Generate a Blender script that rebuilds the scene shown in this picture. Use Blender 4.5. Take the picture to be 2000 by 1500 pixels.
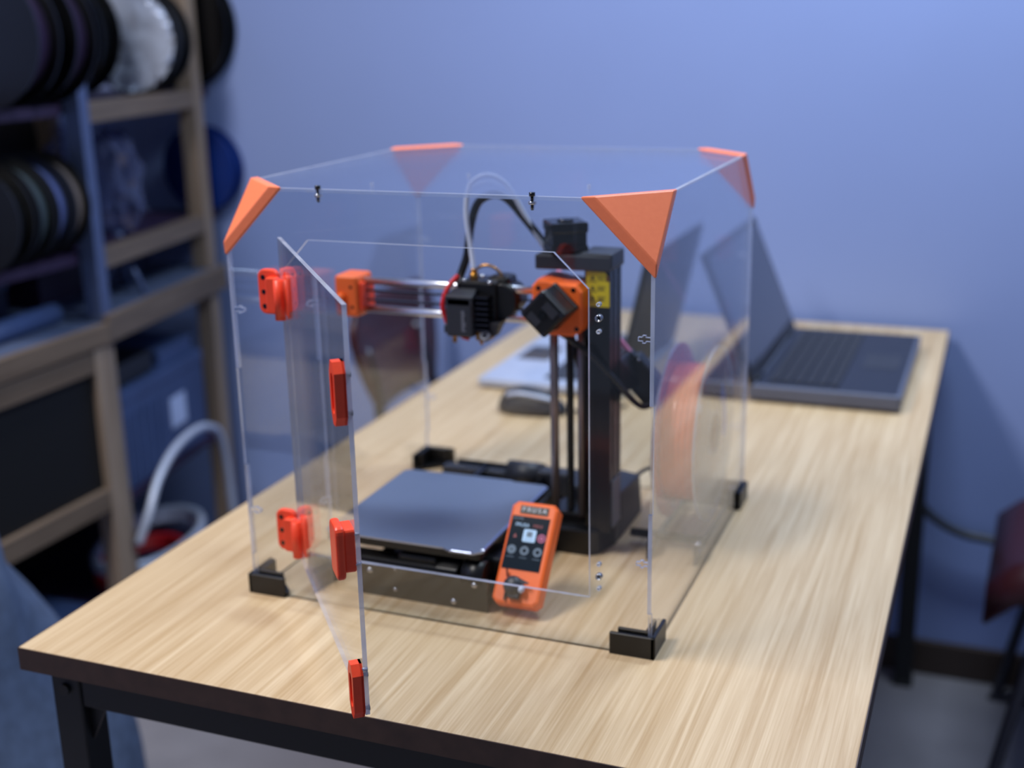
import bpy, bmesh, math, random
from mathutils import Vector, Matrix, Euler

random.seed(7)
for o in list(bpy.data.objects):
    bpy.data.objects.remove(o, do_unlink=True)
SC = bpy.context.scene
COL = SC.collection
T = 0.74            # table top height above the floor
R = math.radians

# ------------------------------------------------------------------ camera
cd = bpy.data.cameras.new('camera')
cam = bpy.data.objects.new('camera', cd)
COL.objects.link(cam)
cd.sensor_width = 36.0
cd.lens = 43.796
right = Vector((0.9298, 0.3675, -0.0199)).normalized()
fwd = Vector((-0.3584, 0.8912, -0.2784)).normalized()
up = right.cross(fwd).normalized()
right = fwd.cross(up).normalized()
M = Matrix((right, up, -fwd)).transposed().to_4x4()
M.translation = Vector((0.7203, -1.0362, 0.5832 + T))
cam.matrix_world = M
cd.dof.use_dof = True
cd.dof.focus_distance = 1.03
cd.dof.aperture_fstop = 3.0
cd.dof.aperture_blades = 0
cd.clip_start = 0.02
SC.camera = cam

# ------------------------------------------------------------------ world and lamps
w = bpy.data.worlds.new('room_ambient')
SC.world = w
w.use_nodes = True
bg = w.node_tree.nodes['Background']
bg.inputs['Color'].default_value = (0.55, 0.68, 1.0, 1)
bg.inputs['Strength'].default_value = 0.20

def area(name, loc, target, sx, sy, power, color):
    l = bpy.data.lights.new(name, 'AREA')
    l.shape = 'RECTANGLE'
    l.size = sx
    l.size_y = sy
    l.energy = power
    l.color = color
    o = bpy.data.objects.new(name, l)
    COL.objects.link(o)
    o.location = loc
    d = Vector(target) - Vector(loc)
    o.rotation_euler = d.to_track_quat('-Z', 'Y').to_euler()
    return o

# ceiling lamps of the room (above the frame)
area('ceiling_lamp', (-0.56, -0.50, 2.62), (-0.56, -0.50, 0), 0.40, 0.90, 41, (1.0, 0.95, 0.91))
area('ceiling_lamp', (0.72, 0.96, 2.62), (0.72, 0.96, 0), 0.80, 0.30, 34, (0.74, 0.87, 1.0))

SC.view_settings.view_transform = 'Standard'
SC.view_settings.look = 'None'
SC.view_settings.exposure = 0.10
SC.view_settings.gamma = 1.0
SC.view_settings.use_curve_mapping = False

# ------------------------------------------------------------------ materials
def s2l(c):
    return tuple(((v / 255) / 12.92 if v / 255 <= 0.04045 else ((v / 255 + 0.055) / 1.055) ** 2.4) for v in c) + (1,)

MATS = {}
def mat(name, rgb, rough=0.5, metal=0.0, var=0.06, scale=30, bump=0.0, spec=0.5, alpha=None, emit=None, estr=0, coat=0):
    if name in MATS:
        return MATS[name]
    m = bpy.data.materials.new(name)
    m.use_nodes = True
    nt = m.node_tree
    b = nt.nodes['Principled BSDF']
    c = s2l(rgb)
    b.inputs['Roughness'].default_value = rough
    b.inputs['Metallic'].default_value = metal
    b.inputs['Specular IOR Level'].default_value = spec
    if coat:
        b.inputs['Coat Weight'].default_value = coat
    tc = nt.nodes.new('ShaderNodeTexCoord')
    nz = nt.nodes.new('ShaderNodeTexNoise')
    nz.inputs['Scale'].default_value = scale
    nz.inputs['Detail'].default_value = 4
    nt.links.new(tc.outputs['Object'], nz.inputs['Vector'])
    rp = nt.nodes.new('ShaderNodeValToRGB')
    rp.color_ramp.elements[0].position = 0.3
    rp.color_ramp.elements[1].position = 0.7
    rp.color_ramp.elements[0].color = tuple(v * (1 - var) for v in c[:3]) + (1,)
    rp.color_ramp.elements[1].color = tuple(min(1, v * (1 + var)) for v in c[:3]) + (1,)
    nt.links.new(nz.outputs['Fac'], rp.inputs['Fac'])
    nt.links.new(rp.outputs['Color'], b.inputs['Base Color'])
    if bump:
        bp = nt.nodes.new('ShaderNodeBump')
        bp.inputs['Strength'].default_value = bump
        bp.inputs['Distance'].default_value = 0.002
        nt.links.new(nz.outputs['Fac'], bp.inputs['Height'])
        nt.links.new(bp.outputs['Normal'], b.inputs['Normal'])
    if emit:
        b.inputs['Emission Color'].default_value = s2l(emit)
        b.inputs['Emission Strength'].default_value = estr
    MATS[name] = m
    return m

def wood(name, dark, light, axis=1, stretch=(38, 1.6, 38), rough=0.42, fine=True):
    m = bpy.data.materials.new(name)
    m.use_nodes = True
    nt = m.node_tree
    b = nt.nodes['Principled BSDF']
    tc = nt.nodes.new('ShaderNodeTexCoord')
    mp = nt.nodes.new('ShaderNodeMapping')
    mp.inputs['Scale'].default_value = stretch
    nt.links.new(tc.outputs['Object'], mp.inputs['Vector'])
    n1 = nt.nodes.new('ShaderNodeTexNoise')
    n1.inputs['Scale'].default_value = 1.0
    n1.inputs['Detail'].default_value = 6
    n1.inputs['Roughness'].default_value = 0.62
    n1.inputs['Distortion'].default_value = 0.9
    nt.links.new(mp.outputs['Vector'], n1.inputs['Vector'])
    mp2 = nt.nodes.new('ShaderNodeMapping')
    mp2.inputs['Scale'].default_value = tuple(v * 5 if v > 5 else v * 3 for v in stretch)
    nt.links.new(tc.outputs['Object'], mp2.inputs['Vector'])
    n2 = nt.nodes.new('ShaderNodeTexNoise')
    n2.inputs['Scale'].default_value = 1.0
    n2.inputs['Detail'].default_value = 3
    nt.links.new(mp2.outputs['Vector'], n2.inputs['Vector'])
    mx = nt.nodes.new('ShaderNodeMath')
    mx.operation = 'MULTIPLY_ADD'
    mx.inputs[1].default_value = 0.35
    nt.links.new(n2.outputs['Fac'], mx.inputs[0])
    m2 = nt.nodes.new('ShaderNodeMath')
    m2.operation = 'MULTIPLY'
    m2.inputs[1].default_value = 0.65
    nt.links.new(n1.outputs['Fac'], m2.inputs[0])
    nt.links.new(m2.outputs[0], mx.inputs[2])
    rp = nt.nodes.new('ShaderNodeValToRGB')
    rp.color_ramp.elements[0].position = 0.36
    rp.color_ramp.elements[1].position = 0.62
    rp.color_ramp.elements[0].color = s2l(dark)
    rp.color_ramp.elements[1].color = s2l(light)
    nt.links.new(mx.outputs[0], rp.inputs['Fac'])
    nt.links.new(rp.outputs['Color'], b.inputs['Base Color'])
    b.inputs['Roughness'].default_value = rough
    b.inputs['Specular IOR Level'].default_value = 0.35
    MATS[name] = m
    return m

def acrylic(name, tint=(0.965, 0.975, 0.985), ior=1.49, haze=0.0, hazec=(200, 205, 220)):
    m = bpy.data.materials.new(name)
    m.use_nodes = True
    nt = m.node_tree
    nt.nodes.remove(nt.nodes['Principled BSDF'])
    out = nt.nodes['Material Output']
    tr = nt.nodes.new('ShaderNodeBsdfTransparent')
    tr.inputs['Color'].default_value = tint + (1,)
    gl = nt.nodes.new('ShaderNodeBsdfGlossy')
    gl.inputs['Roughness'].default_value = 0.015
    gl.inputs['Color'].default_value = (1, 1, 1, 1)
    geo = nt.nodes.new('ShaderNodeNewGeometry')
    mr = nt.nodes.new('ShaderNodeMapRange')       # the same reflectance on both faces of the sheet
    mr.inputs['To Min'].default_value = ior
    mr.inputs['To Max'].default_value = 1 / ior
    nt.links.new(geo.outputs['Backfacing'], mr.inputs['Value'])
    fr = nt.nodes.new('ShaderNodeFresnel')
    nt.links.new(mr.outputs[0], fr.inputs['IOR'])
    mx = nt.nodes.new('ShaderNodeMixShader')
    nt.links.new(fr.outputs[0], mx.inputs['Fac'])
    last = tr
    if haze:
        df = nt.nodes.new('ShaderNodeBsdfDiffuse')
        df.inputs['Color'].default_value = s2l(hazec)
        nz = nt.nodes.new('ShaderNodeTexNoise')
        nz.inputs['Scale'].default_value = 14
        mh = nt.nodes.new('ShaderNodeMath')
        mh.operation = 'MULTIPLY'
        mh.inputs[1].default_value = haze * 2
        nt.links.new(nz.outputs['Fac'], mh.inputs[0])
        m1 = nt.nodes.new('ShaderNodeMixShader')
        nt.links.new(mh.outputs[0], m1.inputs['Fac'])
        nt.links.new(tr.outputs[0], m1.inputs[1])
        nt.links.new(df.outputs[0], m1.inputs[2])
        last = m1
    nt.links.new(last.outputs[0], mx.inputs[1])
    nt.links.new(gl.outputs[0], mx.inputs[2])
    nt.links.new(mx.outputs[0], out.inputs['Surface'])
    MATS[name] = m
    return m

def acrylic_edge(name):
    m = bpy.data.materials.new(name)
    m.use_nodes = True
    nt = m.node_tree
    nt.nodes.remove(nt.nodes['Principled BSDF'])
    out = nt.nodes['Material Output']
    tr = nt.nodes.new('ShaderNodeBsdfTransparent')
    tr.inputs['Color'].default_value = (0.9, 0.93, 0.97, 1)
    df = nt.nodes.new('ShaderNodeBsdfDiffuse')
    df.inputs['Color'].default_value = s2l((218, 222, 236))
    tl = nt.nodes.new('ShaderNodeBsdfTranslucent')
    tl.inputs['Color'].default_value = s2l((205, 212, 235))
    gl = nt.nodes.new('ShaderNodeBsdfGlossy')
    gl.inputs['Roughness'].default_value = 0.12
    gl.inputs['Color'].default_value = (0.9, 0.93, 1, 1)
    tc = nt.nodes.new('ShaderNodeTexCoord')
    nz = nt.nodes.new('ShaderNodeTexNoise')
    nz.inputs['Scale'].default_value = 26
    nz.inputs['Detail'].default_value = 3
    nt.links.new(tc.outputs['Object'], nz.inputs['Vector'])
    a = nt.nodes.new('ShaderNodeMixShader')
    a.inputs['Fac'].default_value = 0.5
    nt.links.new(df.outputs[0], a.inputs[1])
    nt.links.new(tl.outputs[0], a.inputs[2])
    b = nt.nodes.new('ShaderNodeMixShader')
    b.inputs['Fac'].default_value = 0.35
    nt.links.new(a.outputs[0], b.inputs[1])
    nt.links.new(gl.outputs[0], b.inputs[2])
    c = nt.nodes.new('ShaderNodeMixShader')
    rp = nt.nodes.new('ShaderNodeMapRange')
    rp.inputs['From Min'].default_value = 0.35
    rp.inputs['From Max'].default_value = 0.65
    rp.inputs['To Min'].default_value = 0.68
    rp.inputs['To Max'].default_value = 0.95
    nt.links.new(nz.outputs['Fac'], rp.inputs['Value'])
    nt.links.new(rp.outputs[0], c.inputs['Fac'])
    nt.links.new(tr.outputs[0], c.inputs[1])
    nt.links.new(b.outputs[0], c.inputs[2])
    nt.links.new(c.outputs[0], out.inputs['Surface'])
    MATS[name] = m
    return m

m_wall = mat('wall_paint', (146, 166, 222), 0.75, var=0.02, scale=3, bump=0.05)
m_floor = mat('grey_floor', (132, 129, 136), 0.55, var=0.15, scale=5)
m_base = mat('brown_skirting', (62, 48, 40), 0.5)
m_table = wood('table_laminate', (184, 154, 114), (214, 190, 155), stretch=(80, 2.2, 80))
m_tedge = mat('dark_edge_band', (66, 47, 38), 0.5, var=0.2, scale=60)
m_blackmetal = mat('black_powder_coat', (16, 17, 20), 0.42)
m_black = mat('black_plastic', (13, 14, 17), 0.38, var=0.15)
m_blackg = mat('black_gloss', (10, 11, 14), 0.2)
m_darkgrey = mat('dark_grey_plastic', (44, 47, 56), 0.45)
m_orange = mat('orange_print', (255, 112, 44), 0.42, var=0.04, scale=200, bump=0.04)
m_cap = mat('highlit_orange_print', (255, 136, 92), 0.42, var=0.03, scale=200, bump=0.04)  # orange print, paler: the caps' overexposed highlight is put into the colour
m_redor = mat('red_orange_print', (244, 74, 40), 0.40, var=0.04, scale=200, bump=0.04)
m_steel = mat('polished_steel', (200, 204, 212), 0.18, metal=1)
m_rod = mat('ground_rod', (232, 236, 245), 0.33, metal=1)
m_darksteel = mat('dark_steel', (80, 80, 88), 0.28, metal=1)
m_bronze = mat('smoked_metal_plate', (34, 31, 29), 0.3, metal=0.0, spec=0.6)
m_sheet = mat('powder_steel_sheet', (104, 116, 142), 0.55, metal=0.25, var=0.12, scale=900, bump=0.25)
m_sheetedge = mat('bare_sheet_edge', (170, 180, 205), 0.25, metal=0.9)
m_brass = mat('brass', (176, 128, 62), 0.3, metal=1)
m_red = mat('red_sleeve', (206, 24, 34), 0.45)
m_ptfe = mat('white_tube', (206, 216, 240), 0.35)
m_pink = mat('pink_tube', (240, 150, 190), 0.35)
m_yellow = mat('yellow_sticker', (214, 196, 10), 0.5, var=0.05)
m_ink = mat('black_ink', (38, 36, 10), 0.6)
m_brownink = mat('brown_ink', (96, 64, 16), 0.6)
m_white = mat('white_plastic', (222, 226, 236), 0.45)
m_silver = mat('silver_shell', (188, 198, 222), 0.38, metal=0.2)
m_kbd = mat('laptop_deck', (24, 27, 36), 0.32)
m_key = mat('laptop_keys', (20, 22, 30), 0.45)
m_screen = mat('laptop_screen_glass', (22, 26, 36), 0.08, coat=0.5)
m_lid = mat('laptop_lid', (30, 30, 33), 0.42)
m_maroon = mat('maroon_shell', (66, 26, 32), 0.32, var=0.15, scale=6)
m_acr = acrylic('clear_acrylic')
m_edge = acrylic_edge('acrylic_cut_edge')
m_acr2 = acrylic('frosted_spool_plastic', tint=(0.80, 0.82, 0.84), haze=0.16, hazec=(176, 172, 176))
m_acr3 = acrylic('orange_lit_flange', tint=(0.85, 0.55, 0.6), haze=0.46, hazec=(240, 150, 180))  # clear flange; orange light off the filament is painted in as pink
m_filament = mat('orange_filament', (255, 112, 62), 0.30, var=0.10, scale=60, coat=0.4)
m_pinkflange = mat('flange_label', (214, 140, 170), 0.4)
m_blue = mat('blue_spool_plastic', (14, 44, 118), 0.35)
m_pine = wood('pale_pine', (124, 108, 95), (158, 140, 124), stretch=(30, 30, 2.0), rough=0.55)
m_piney = wood('pale_pine_board', (92, 78, 66), (122, 106, 92), stretch=(30, 2.0, 30), rough=0.55)
m_bench = mat('grey_bench_laminate', (84, 96, 124), 0.4, var=0.08)
m_galv = mat('grey_metal_post', (88, 102, 138), 0.4, metal=0.3)
m_board = mat('black_board', (6, 7, 10), 0.6)  # framed board, and the painted darkness behind the shelves
m_fabric = mat('grey_blue_fabric', (78, 94, 124), 0.9, var=0.18, scale=40, bump=0.4)
m_bin = mat('grey_blue_bin', (62, 80, 122), 0.45, var=0.12, scale=12)
m_bag = acrylic('clear_bag_film', tint=(0.72, 0.74, 0.82), haze=0.16, hazec=(120, 130, 180))
m_navy = mat('navy_box', (22, 32, 66), 0.5)
m_green = mat('green_plastic', (20, 84, 72), 0.5)
m_clabel = mat('pale_paper', (186, 200, 236), 0.7)
m_beige = mat('beige_filament', (132, 118, 112), 0.5)
m_greengrey = mat('green_grey_filament', (70, 84, 92), 0.5)
m_lilac = mat('lilac_filament', (96, 110, 168), 0.5)
m_hub = mat('spool_hub_label', (108, 132, 214), 0.45)
m_grey = mat('grey_cover', (112, 116, 130), 0.4)
m_purple = mat('dark_purple_box', (40, 24, 56), 0.55)

# ------------------------------------------------------------------ mesh helpers
def rrect(x0, x1, y0, y1, r, n=4):
    pts = []
    for cx, cy, a0 in ((x1 - r, y0 + r, -90), (x1 - r, y1 - r, 0), (x0 + r, y1 - r, 90), (x0 + r, y0 + r, 180)):
        for i in range(n + 1):
            a = R(a0 + 90 * i / n)
            pts.append((cx + r * math.cos(a), cy + r * math.sin(a)))
    return pts

def circ(cx, cy, r, n=20, a0=0.0):
    return [(cx + r * math.cos(a0 + 2 * math.pi * i / n), cy + r * math.sin(a0 + 2 * math.pi * i / n)) for i in range(n)]

def catmull(pts, n=8):
    P = [Vector(p) for p in pts]
    out = []
    for i in range(len(P) - 1):
        p0 = P[i - 1] if i else P[i] * 2 - P[i + 1]
        p1, p2 = P[i], P[i + 1]
        p3 = P[i + 2] if i + 2 < len(P) else P[i + 1] * 2 - P[i]
        for k in range(n):
            t = k / n
            out.append(0.5 * ((2 * p1) + (p2 - p0) * t + (2 * p0 - 5 * p1 + 4 * p2 - p3) * t * t + (3 * p1 - p0 - 3 * p2 + p3) * t ** 3))
    out.append(P[-1])
    return out

class MB:
    """collects shapes into one bmesh"""
    def __init__(self):
        self.bm = bmesh.new()
        self.mi = 0
    def _merge(self, b2, mtx=None, mi=None):
        mi = self.mi if mi is None else mi
        me = bpy.data.meshes.new('tmp')
        for f in b2.faces:
            if f.material_index == 0:
                f.material_index = mi
        b2.normal_update()
        b2.to_mesh(me)
        b2.free()
        if mtx is not None:
            me.transform(mtx)
        self.bm.from_mesh(me)
        bpy.data.meshes.remove(me)
        return self
    def box(self, x0, x1, y0, y1, z0, z1, bev=0.0, seg=2, mtx=None, mi=None):
        b = bmesh.new()
        bmesh.ops.create_cube(b, size=1.0)
        for v in b.verts:
            v.co = Vector(((x0 + x1) / 2 + v.co.x * (x1 - x0), (y0 + y1) / 2 + v.co.y * (y1 - y0), (z0 + z1) / 2 + v.co.z * (z1 - z0)))
        if bev > 0:
            bmesh.ops.bevel(b, geom=list(b.edges), offset=bev, segments=seg, profile=0.5, affect='EDGES', clamp_overlap=True)
        return self._merge(b, mtx, mi)
    def plate(self, loops, h0, h1, axis='z', side_mi=None, mtx=None, mi=None, bev=0.0, seg=2):
        """flat plate with holes: loops of 2D points, thickness from h0 to h1 along axis"""
        def P(p, h):
            if axis == 'z': return Vector((p[0], p[1], h))
            if axis == 'y': return Vector((p[0], h, p[1]))
            return Vector((h, p[0], p[1]))
        b = bmesh.new()
        lo, hi = [], []
        for lp in loops:
            lo.append([b.verts.new(P(p, h0)) for p in lp])
            hi.append([b.verts.new(P(p, h1)) for p in lp])
        if len(loops) == 1:
            b.faces.new(lo[0])
            b.faces.new(hi[0])
        else:
            for st in (lo, hi):
                ed = []
                for lp in st:
                    for i in range(len(lp)):
                        ed.append(b.edges.new((lp[i], lp[(i + 1) % len(lp)])))
                bmesh.ops.triangle_fill(b, use_beauty=True, use_dissolve=False, edges=ed)
        sides = []
        for a, c in zip(lo, hi):
            for i in range(len(a)):
                j = (i + 1) % len(a)
                f = b.faces.new((a[i], a[j], c[j], c[i]))
                sides.append(f)
        bmesh.ops.recalc_face_normals(b, faces=list(b.faces))
        if side_mi is not None:
            for f in sides:
                f.material_index = side_mi
        if bev > 0 and len(loops) == 1:
            ed = [e for e in b.edges if len(e.link_faces) == 2 and any(len(f.verts) > 4 or f not in sides for f in e.link_faces) and any(f in sides for f in e.link_faces)]
            bmesh.ops.bevel(b, geom=ed, offset=bev, segments=seg, profile=0.5, affect='EDGES', clamp_overlap=True)
        return self._merge(b, mtx, mi)
    def cyl(self, p0, p1, r, n=16, r1=None, mi=None, cap=True):
        p0, p1 = Vector(p0), Vector(p1)
        d = p1 - p0
        b = bmesh.new()
        bmesh.ops.create_cone(b, cap_ends=cap, cap_tris=False, segments=n, radius1=r, radius2=r if r1 is None else r1, depth=d.length)
        for f in b.faces:
            f.smooth = len(f.verts) == 4
        m = Matrix.Translation((p0 + p1) / 2) @ d.to_track_quat('Z', 'Y').to_matrix().to_4x4()
        return self._merge(b, m, mi)
    def tube(self, pts, r, n=10, mi=None, smooth=6, rs=None):
        P = catmull(pts, smooth) if smooth else [Vector(p) for p in pts]
        b = bmesh.new()
        rings = []
        prev = None
        for i, p in enumerate(P):
            t = (P[min(i + 1, len(P) - 1)] - P[max(i - 1, 0)]).normalized()
            if prev is None:
                u = t.orthogonal().normalized()
            else:
                u = (prev - t * prev.dot(t)).normalized()
            prev = u
            v = t.cross(u)
            rr = r if rs is None else r * rs(i / (len(P) - 1))
            rings.append([b.verts.new(p + (u * math.cos(2 * math.pi * k / n) + v * math.sin(2 * math.pi * k / n)) * rr) for k in range(n)])
        for a, c in zip(rings, rings[1:]):
            for k in range(n):
                f = b.faces.new((a[k], a[(k + 1) % n], c[(k + 1) % n], c[k]))
                f.smooth = True
        b.faces.new(rings[0][::-1])
        b.faces.new(rings[-1])
        bmesh.ops.recalc_face_normals(b, faces=list(b.faces))
        return self._merge(b, None, mi)
    def lathe(self, prof, n=32, mtx=None, mi=None, smooth=True, closed=False):
        """revolve (r, z) profile around z"""
        b = bmesh.new()
        rings = []
        for r, z in prof:
            rings.append([b.verts.new((r * math.cos(2 * math.pi * k / n), r * math.sin(2 * math.pi * k / n), z)) for k in range(n)])
        pairs = list(zip(rings, rings[1:]))
        if closed:
            pairs.append((rings[-1], rings[0]))
        for a, c in pairs:
            for k in range(n):
                f = b.faces.new((a[k], a[(k + 1) % n], c[(k + 1) % n], c[k]))
                f.smooth = smooth
        if not closed:
            b.faces.new(rings[0][::-1])
            b.faces.new(rings[-1])
        bmesh.ops.remove_doubles(b, verts=list(b.verts), dist=1e-6)
        bmesh.ops.recalc_face_normals(b, faces=list(b.faces))
        return self._merge(b, mtx, mi)
    def ball(self, c, r, sx=1, sy=1, sz=1, sub=2, mi=None):
        b = bmesh.new()
        bmesh.ops.create_icosphere(b, subdivisions=sub, radius=r)
        for f in b.faces:
            f.smooth = True
        return self._merge(b, Matrix.Translation(Vector(c)) @ Matrix.Diagonal((sx, sy, sz, 1)), mi)
    def hull(self, pts, bev=0.0, seg=2, mtx=None, mi=None):
        b = bmesh.new()
        vs = [b.verts.new(p) for p in pts]
        r = bmesh.ops.convex_hull(b, input=vs)
        bmesh.ops.dissolve_limit(b, angle_limit=0.02, verts=list(b.verts), edges=list(b.edges))
        bmesh.ops.recalc_face_normals(b, faces=list(b.faces))
        if bev:
            bmesh.ops.bevel(b, geom=list(b.edges), offset=bev, segments=seg, profile=0.5, affect='EDGES', clamp_overlap=True)
        return self._merge(b, mtx, mi)
    def text(self, s, size, mtx, depth=0.0002, mi=None):
        c = bpy.data.curves.new('txt', 'FONT')
        c.body = s
        c.size = size
        c.extrude = depth
        c.align_x = 'CENTER'
        c.align_y = 'CENTER'
        o = bpy.data.objects.new('txt', c)
        COL.objects.link(o)
        dg = bpy.context.evaluated_depsgraph_get()
        me = bpy.data.meshes.new_from_object(o.evaluated_get(dg))
        b = bmesh.new()
        b.from_mesh(me)
        bpy.data.meshes.remove(me)
        bpy.data.objects.remove(o, do_unlink=True)
        bpy.data.curves.remove(c)
        return self._merge(b, mtx, mi)

OFF = {}
def build(name, mb, mats, parent=None, loc=None, rot=None, off=True):
    """one mesh object; coordinates are table coordinates when the parent carries an offset"""
    me = bpy.data.meshes.new(name)
    mb.bm.normal_update()
    mb.bm.to_mesh(me)
    mb.bm.free()
    if not isinstance(mats, (list, tuple)):
        mats = [mats]
    for m in mats:
        me.materials.append(m)
    o = bpy.data.objects.new(name, me)
    COL.objects.link(o)
    if parent is not None:
        o.parent = parent
        if off and parent.name in OFF:
            me.transform(Matrix.Translation(-OFF[parent.name]))
    if loc is not None:
        o.location = loc
    if rot is not None:
        o.rotation_euler = rot
    if parent is not None and parent.name in OFF and off:
        OFF[o.name] = OFF[parent.name] if loc is None and rot is None else Vector((0, 0, 0))
    return o

def thing(name, label, cat, loc=(0, 0, 0), rotz=0.0, group=None, table=False):
    """Empty at the base of a thing; table=True: parts are given in table coordinates"""
    o = bpy.data.objects.new(name, None)
    o.empty_display_size = 0.05
    COL.objects.link(o)
    if table:
        o.location = (loc[0], loc[1], loc[2] + T)
        OFF[o.name] = Vector(loc)
    else:
        o.location = loc
    o.rotation_euler = (0, 0, rotz)
    tag(o, label, cat, group)
    return o

def tag(o, label, cat, group=None):
    o['label'] = label
    o['category'] = cat
    if group:
        o['group'] = group
    return o

def struct(o):
    o['kind'] = 'structure'
    return o

def kids(o):
    return [c for c in bpy.data.objects if c.parent == o]

def dup(root, loc, rot=None, label=None, swap=None):
    r = root.copy()
    COL.objects.link(r)
    r.location = loc
    if rot is not None:
        r.rotation_euler = rot
    if label:
        r['label'] = label
    def rec(a, b):
        for ch in kids(a):
            c = ch.copy()
            COL.objects.link(c)
            c.parent = b
            if swap and ch.data and ch.data.materials and ch.data.materials[0].name in swap:
                c.data = ch.data.copy()
                c.data.materials[0] = MATS[swap[ch.data.materials[0].name]]
            rec(ch, c)
    rec(root, r)
    return r

# ================================================================== THE SETTING
b = MB(); b.box(-2.4, 3.6, -3.2, 1.45, -0.05, 0.0)
struct(build('floor', b, m_floor))
b = MB(); b.box(-2.4, 3.6, 1.45, 1.55, 0.0, 2.75)
struct(build('wall_back', b, m_wall))
b = MB(); b.box(-2.4, -1.62, -3.2, 1.45, 0.0, 2.75)
struct(build('wall_left', b, m_wall))
b = MB(); b.box(-1.62, 3.6, 1.436, 1.45, 0.0, 0.075, bev=0.003)
struct(build('baseboard_back', b, m_base))

# ================================================================== TABLE
A = 0.006145
tx0, ty0 = -0.1543, -0.1874
TW, TL = 0.7996, 1.6085
tab = thing('work_table', 'pale wood-grain table with dark edges on a black metal frame', 'table', (tx0, ty0, 0), A)
b = MB(); b.box(0.0008, TW - 0.0008, 0.0008, TL - 0.0008, T - 0.024, T, bev=0.0012)
build('tabletop', b, m_table, tab, off=False)
b = MB()
b.plate([[(0, 0), (TW, 0), (TW, TL), (0, TL)], [(0.0012, 0.0012), (TW - 0.0012, 0.0012), (TW - 0.0012, TL - 0.0012), (0.0012, TL - 0.0012)]], T - 0.0245, T - 0.0006)
build('edge_band', b, m_tedge, tab, off=False)
for x in (0.018, TW - 0.053):
    for y in (0.02, TL - 0.055):
        b = MB(); b.box(x, x + 0.035, y, y + 0.035, 0.004, T - 0.0245, bev=0.002)
        lg = build('leg', b, m_blackmetal, tab, off=False)
        b = MB(); b.box(x - 0.002, x + 0.037, y - 0.002, y + 0.037, 0.0, 0.012, bev=0.002)
        build('foot_cap', b, m_black, lg, off=False)
        if y < 0.1:
            b = MB(); b.cyl((x + 0.017, y + 0.001, T - 0.05), (x + 0.017, y - 0.0035, T - 0.05), 0.006)
            build('bolt', b, m_blackg, lg, off=False)
for args in ((0.053, TW - 0.053, 0.022, 0.047, T - 0.068, T - 0.0245), (0.053, TW - 0.053, TL - 0.047, TL - 0.022, T - 0.068, T - 0.0245),
             (0.02, 0.045, 0.055, TL - 0.055, T - 0.068, T - 0.0245), (TW - 0.045, TW - 0.02, 0.055, TL - 0.055, T - 0.068, T - 0.0245)):
    b = MB(); b.box(*args, bev=0.0015)
    build('apron_rail', b, m_blackmetal, tab, off=False)
b = MB(); b.hull([(0.053, 0.03, T - 0.068), (0.053, 0.034, T - 0.068), (0.075, 0.03, T - 0.068), (0.075, 0.034, T - 0.068), (0.053, 0.03, T - 0.11), (0.053, 0.034, T - 0.11)])
build('corner_bracket', b, m_blackmetal, tab, off=False)

# ================================================================== ACRYLIC ENCLOSURE
EW, ED, EH, TH = 0.440, 0.436, 0.435, 0.0038
enc = thing('acrylic_enclosure', 'clear acrylic box enclosure with orange corner caps around the printer', 'enclosure', (0.22, 0.218, 0), table=True)
CC = 0.062
ZF = [0.0, 0.045, 0.145, 0.25, EH - CC]
def side_steps(x_out, x_in, outs):
    """finger-jointed vertical edge from bottom to the corner cut"""
    pts = []
    for i in range(4):
        x = x_out if (i % 2 == 0) == outs else x_in
        pts += [(x, ZF[i]), (x, ZF[i + 1])]
    return pts
def tslot(x, z, s):
    """T-slot outline entering from a vertical edge at x; s = direction into the sheet"""
    return [(x, z - 0.0018), (x + s * 0.0045, z - 0.0018), (x + s * 0.0045, z - 0.0036), (x + s * 0.0075, z - 0.0036), (x + s * 0.0075, z - 0.0018),
            (x + s * 0.0115, z - 0.0018), (x + s * 0.0115, z + 0.0018), (x + s * 0.0075, z + 0.0018), (x + s * 0.0075, z + 0.0036), (x + s * 0.0045, z + 0.0036),
            (x + s * 0.0045, z + 0.0018), (x, z + 0.0018)]
def panel_outline(width, outs, slots=True, notch=()):
    rt = side_steps(width, width - TH, outs)
    lf = side_steps(0.0, TH, outs)
    pts = []
    def withslots(seq, s):
        out = []
        for i in range(0, len(seq), 2):
            out.append(seq[i])
            if slots and i in (2, 6):
                zc = (seq[i][1] + seq[i + 1][1]) / 2
                out += tslot(seq[i][0], zc, s)
            out.append(seq[i + 1])
        return out
    pts += withslots(rt, -1)
    pts += [(width - CC, EH)]
    for xc in sorted(notch, reverse=True):
        pts += [(xc + 0.0018, EH), (xc + 0.0018, EH - 0.0045), (xc + 0.0036, EH - 0.0045), (xc + 0.0036, EH - 0.0075), (xc + 0.0018, EH - 0.0075), (xc + 0.0018, EH - 0.0115),
                (xc - 0.0018, EH - 0.0115), (xc - 0.0018, EH - 0.0075), (xc - 0.0036, EH - 0.0075), (xc - 0.0036, EH - 0.0045), (xc - 0.0018, EH - 0.0045), (xc - 0.0018, EH)]
    pts += [(CC, EH)]
    pts += withslots(lf, 1)[::-1]
    # drop doubled points
    res = []
    for p in pts:
        if not res or (abs(p[0] - res[-1][0]) + abs(p[1] - res[-1][1])) > 1e-7:
            res.append(p)
    return res
door_hole = [(0.066, 0.053), (0.3785, 0.053), (0.3785, 0.354), (0.346, 0.3855), (0.093, 0.3855), (0.066, 0.357)]
holes = [door_hole]
for zc in (0.328, 0.076):
    holes += [circ(0.3882, zc, 0.0032, 16), circ(0.3882, zc + 0.0125, 0.0021, 12), circ(0.3882, zc - 0.0125, 0.0021, 12)]
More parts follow.
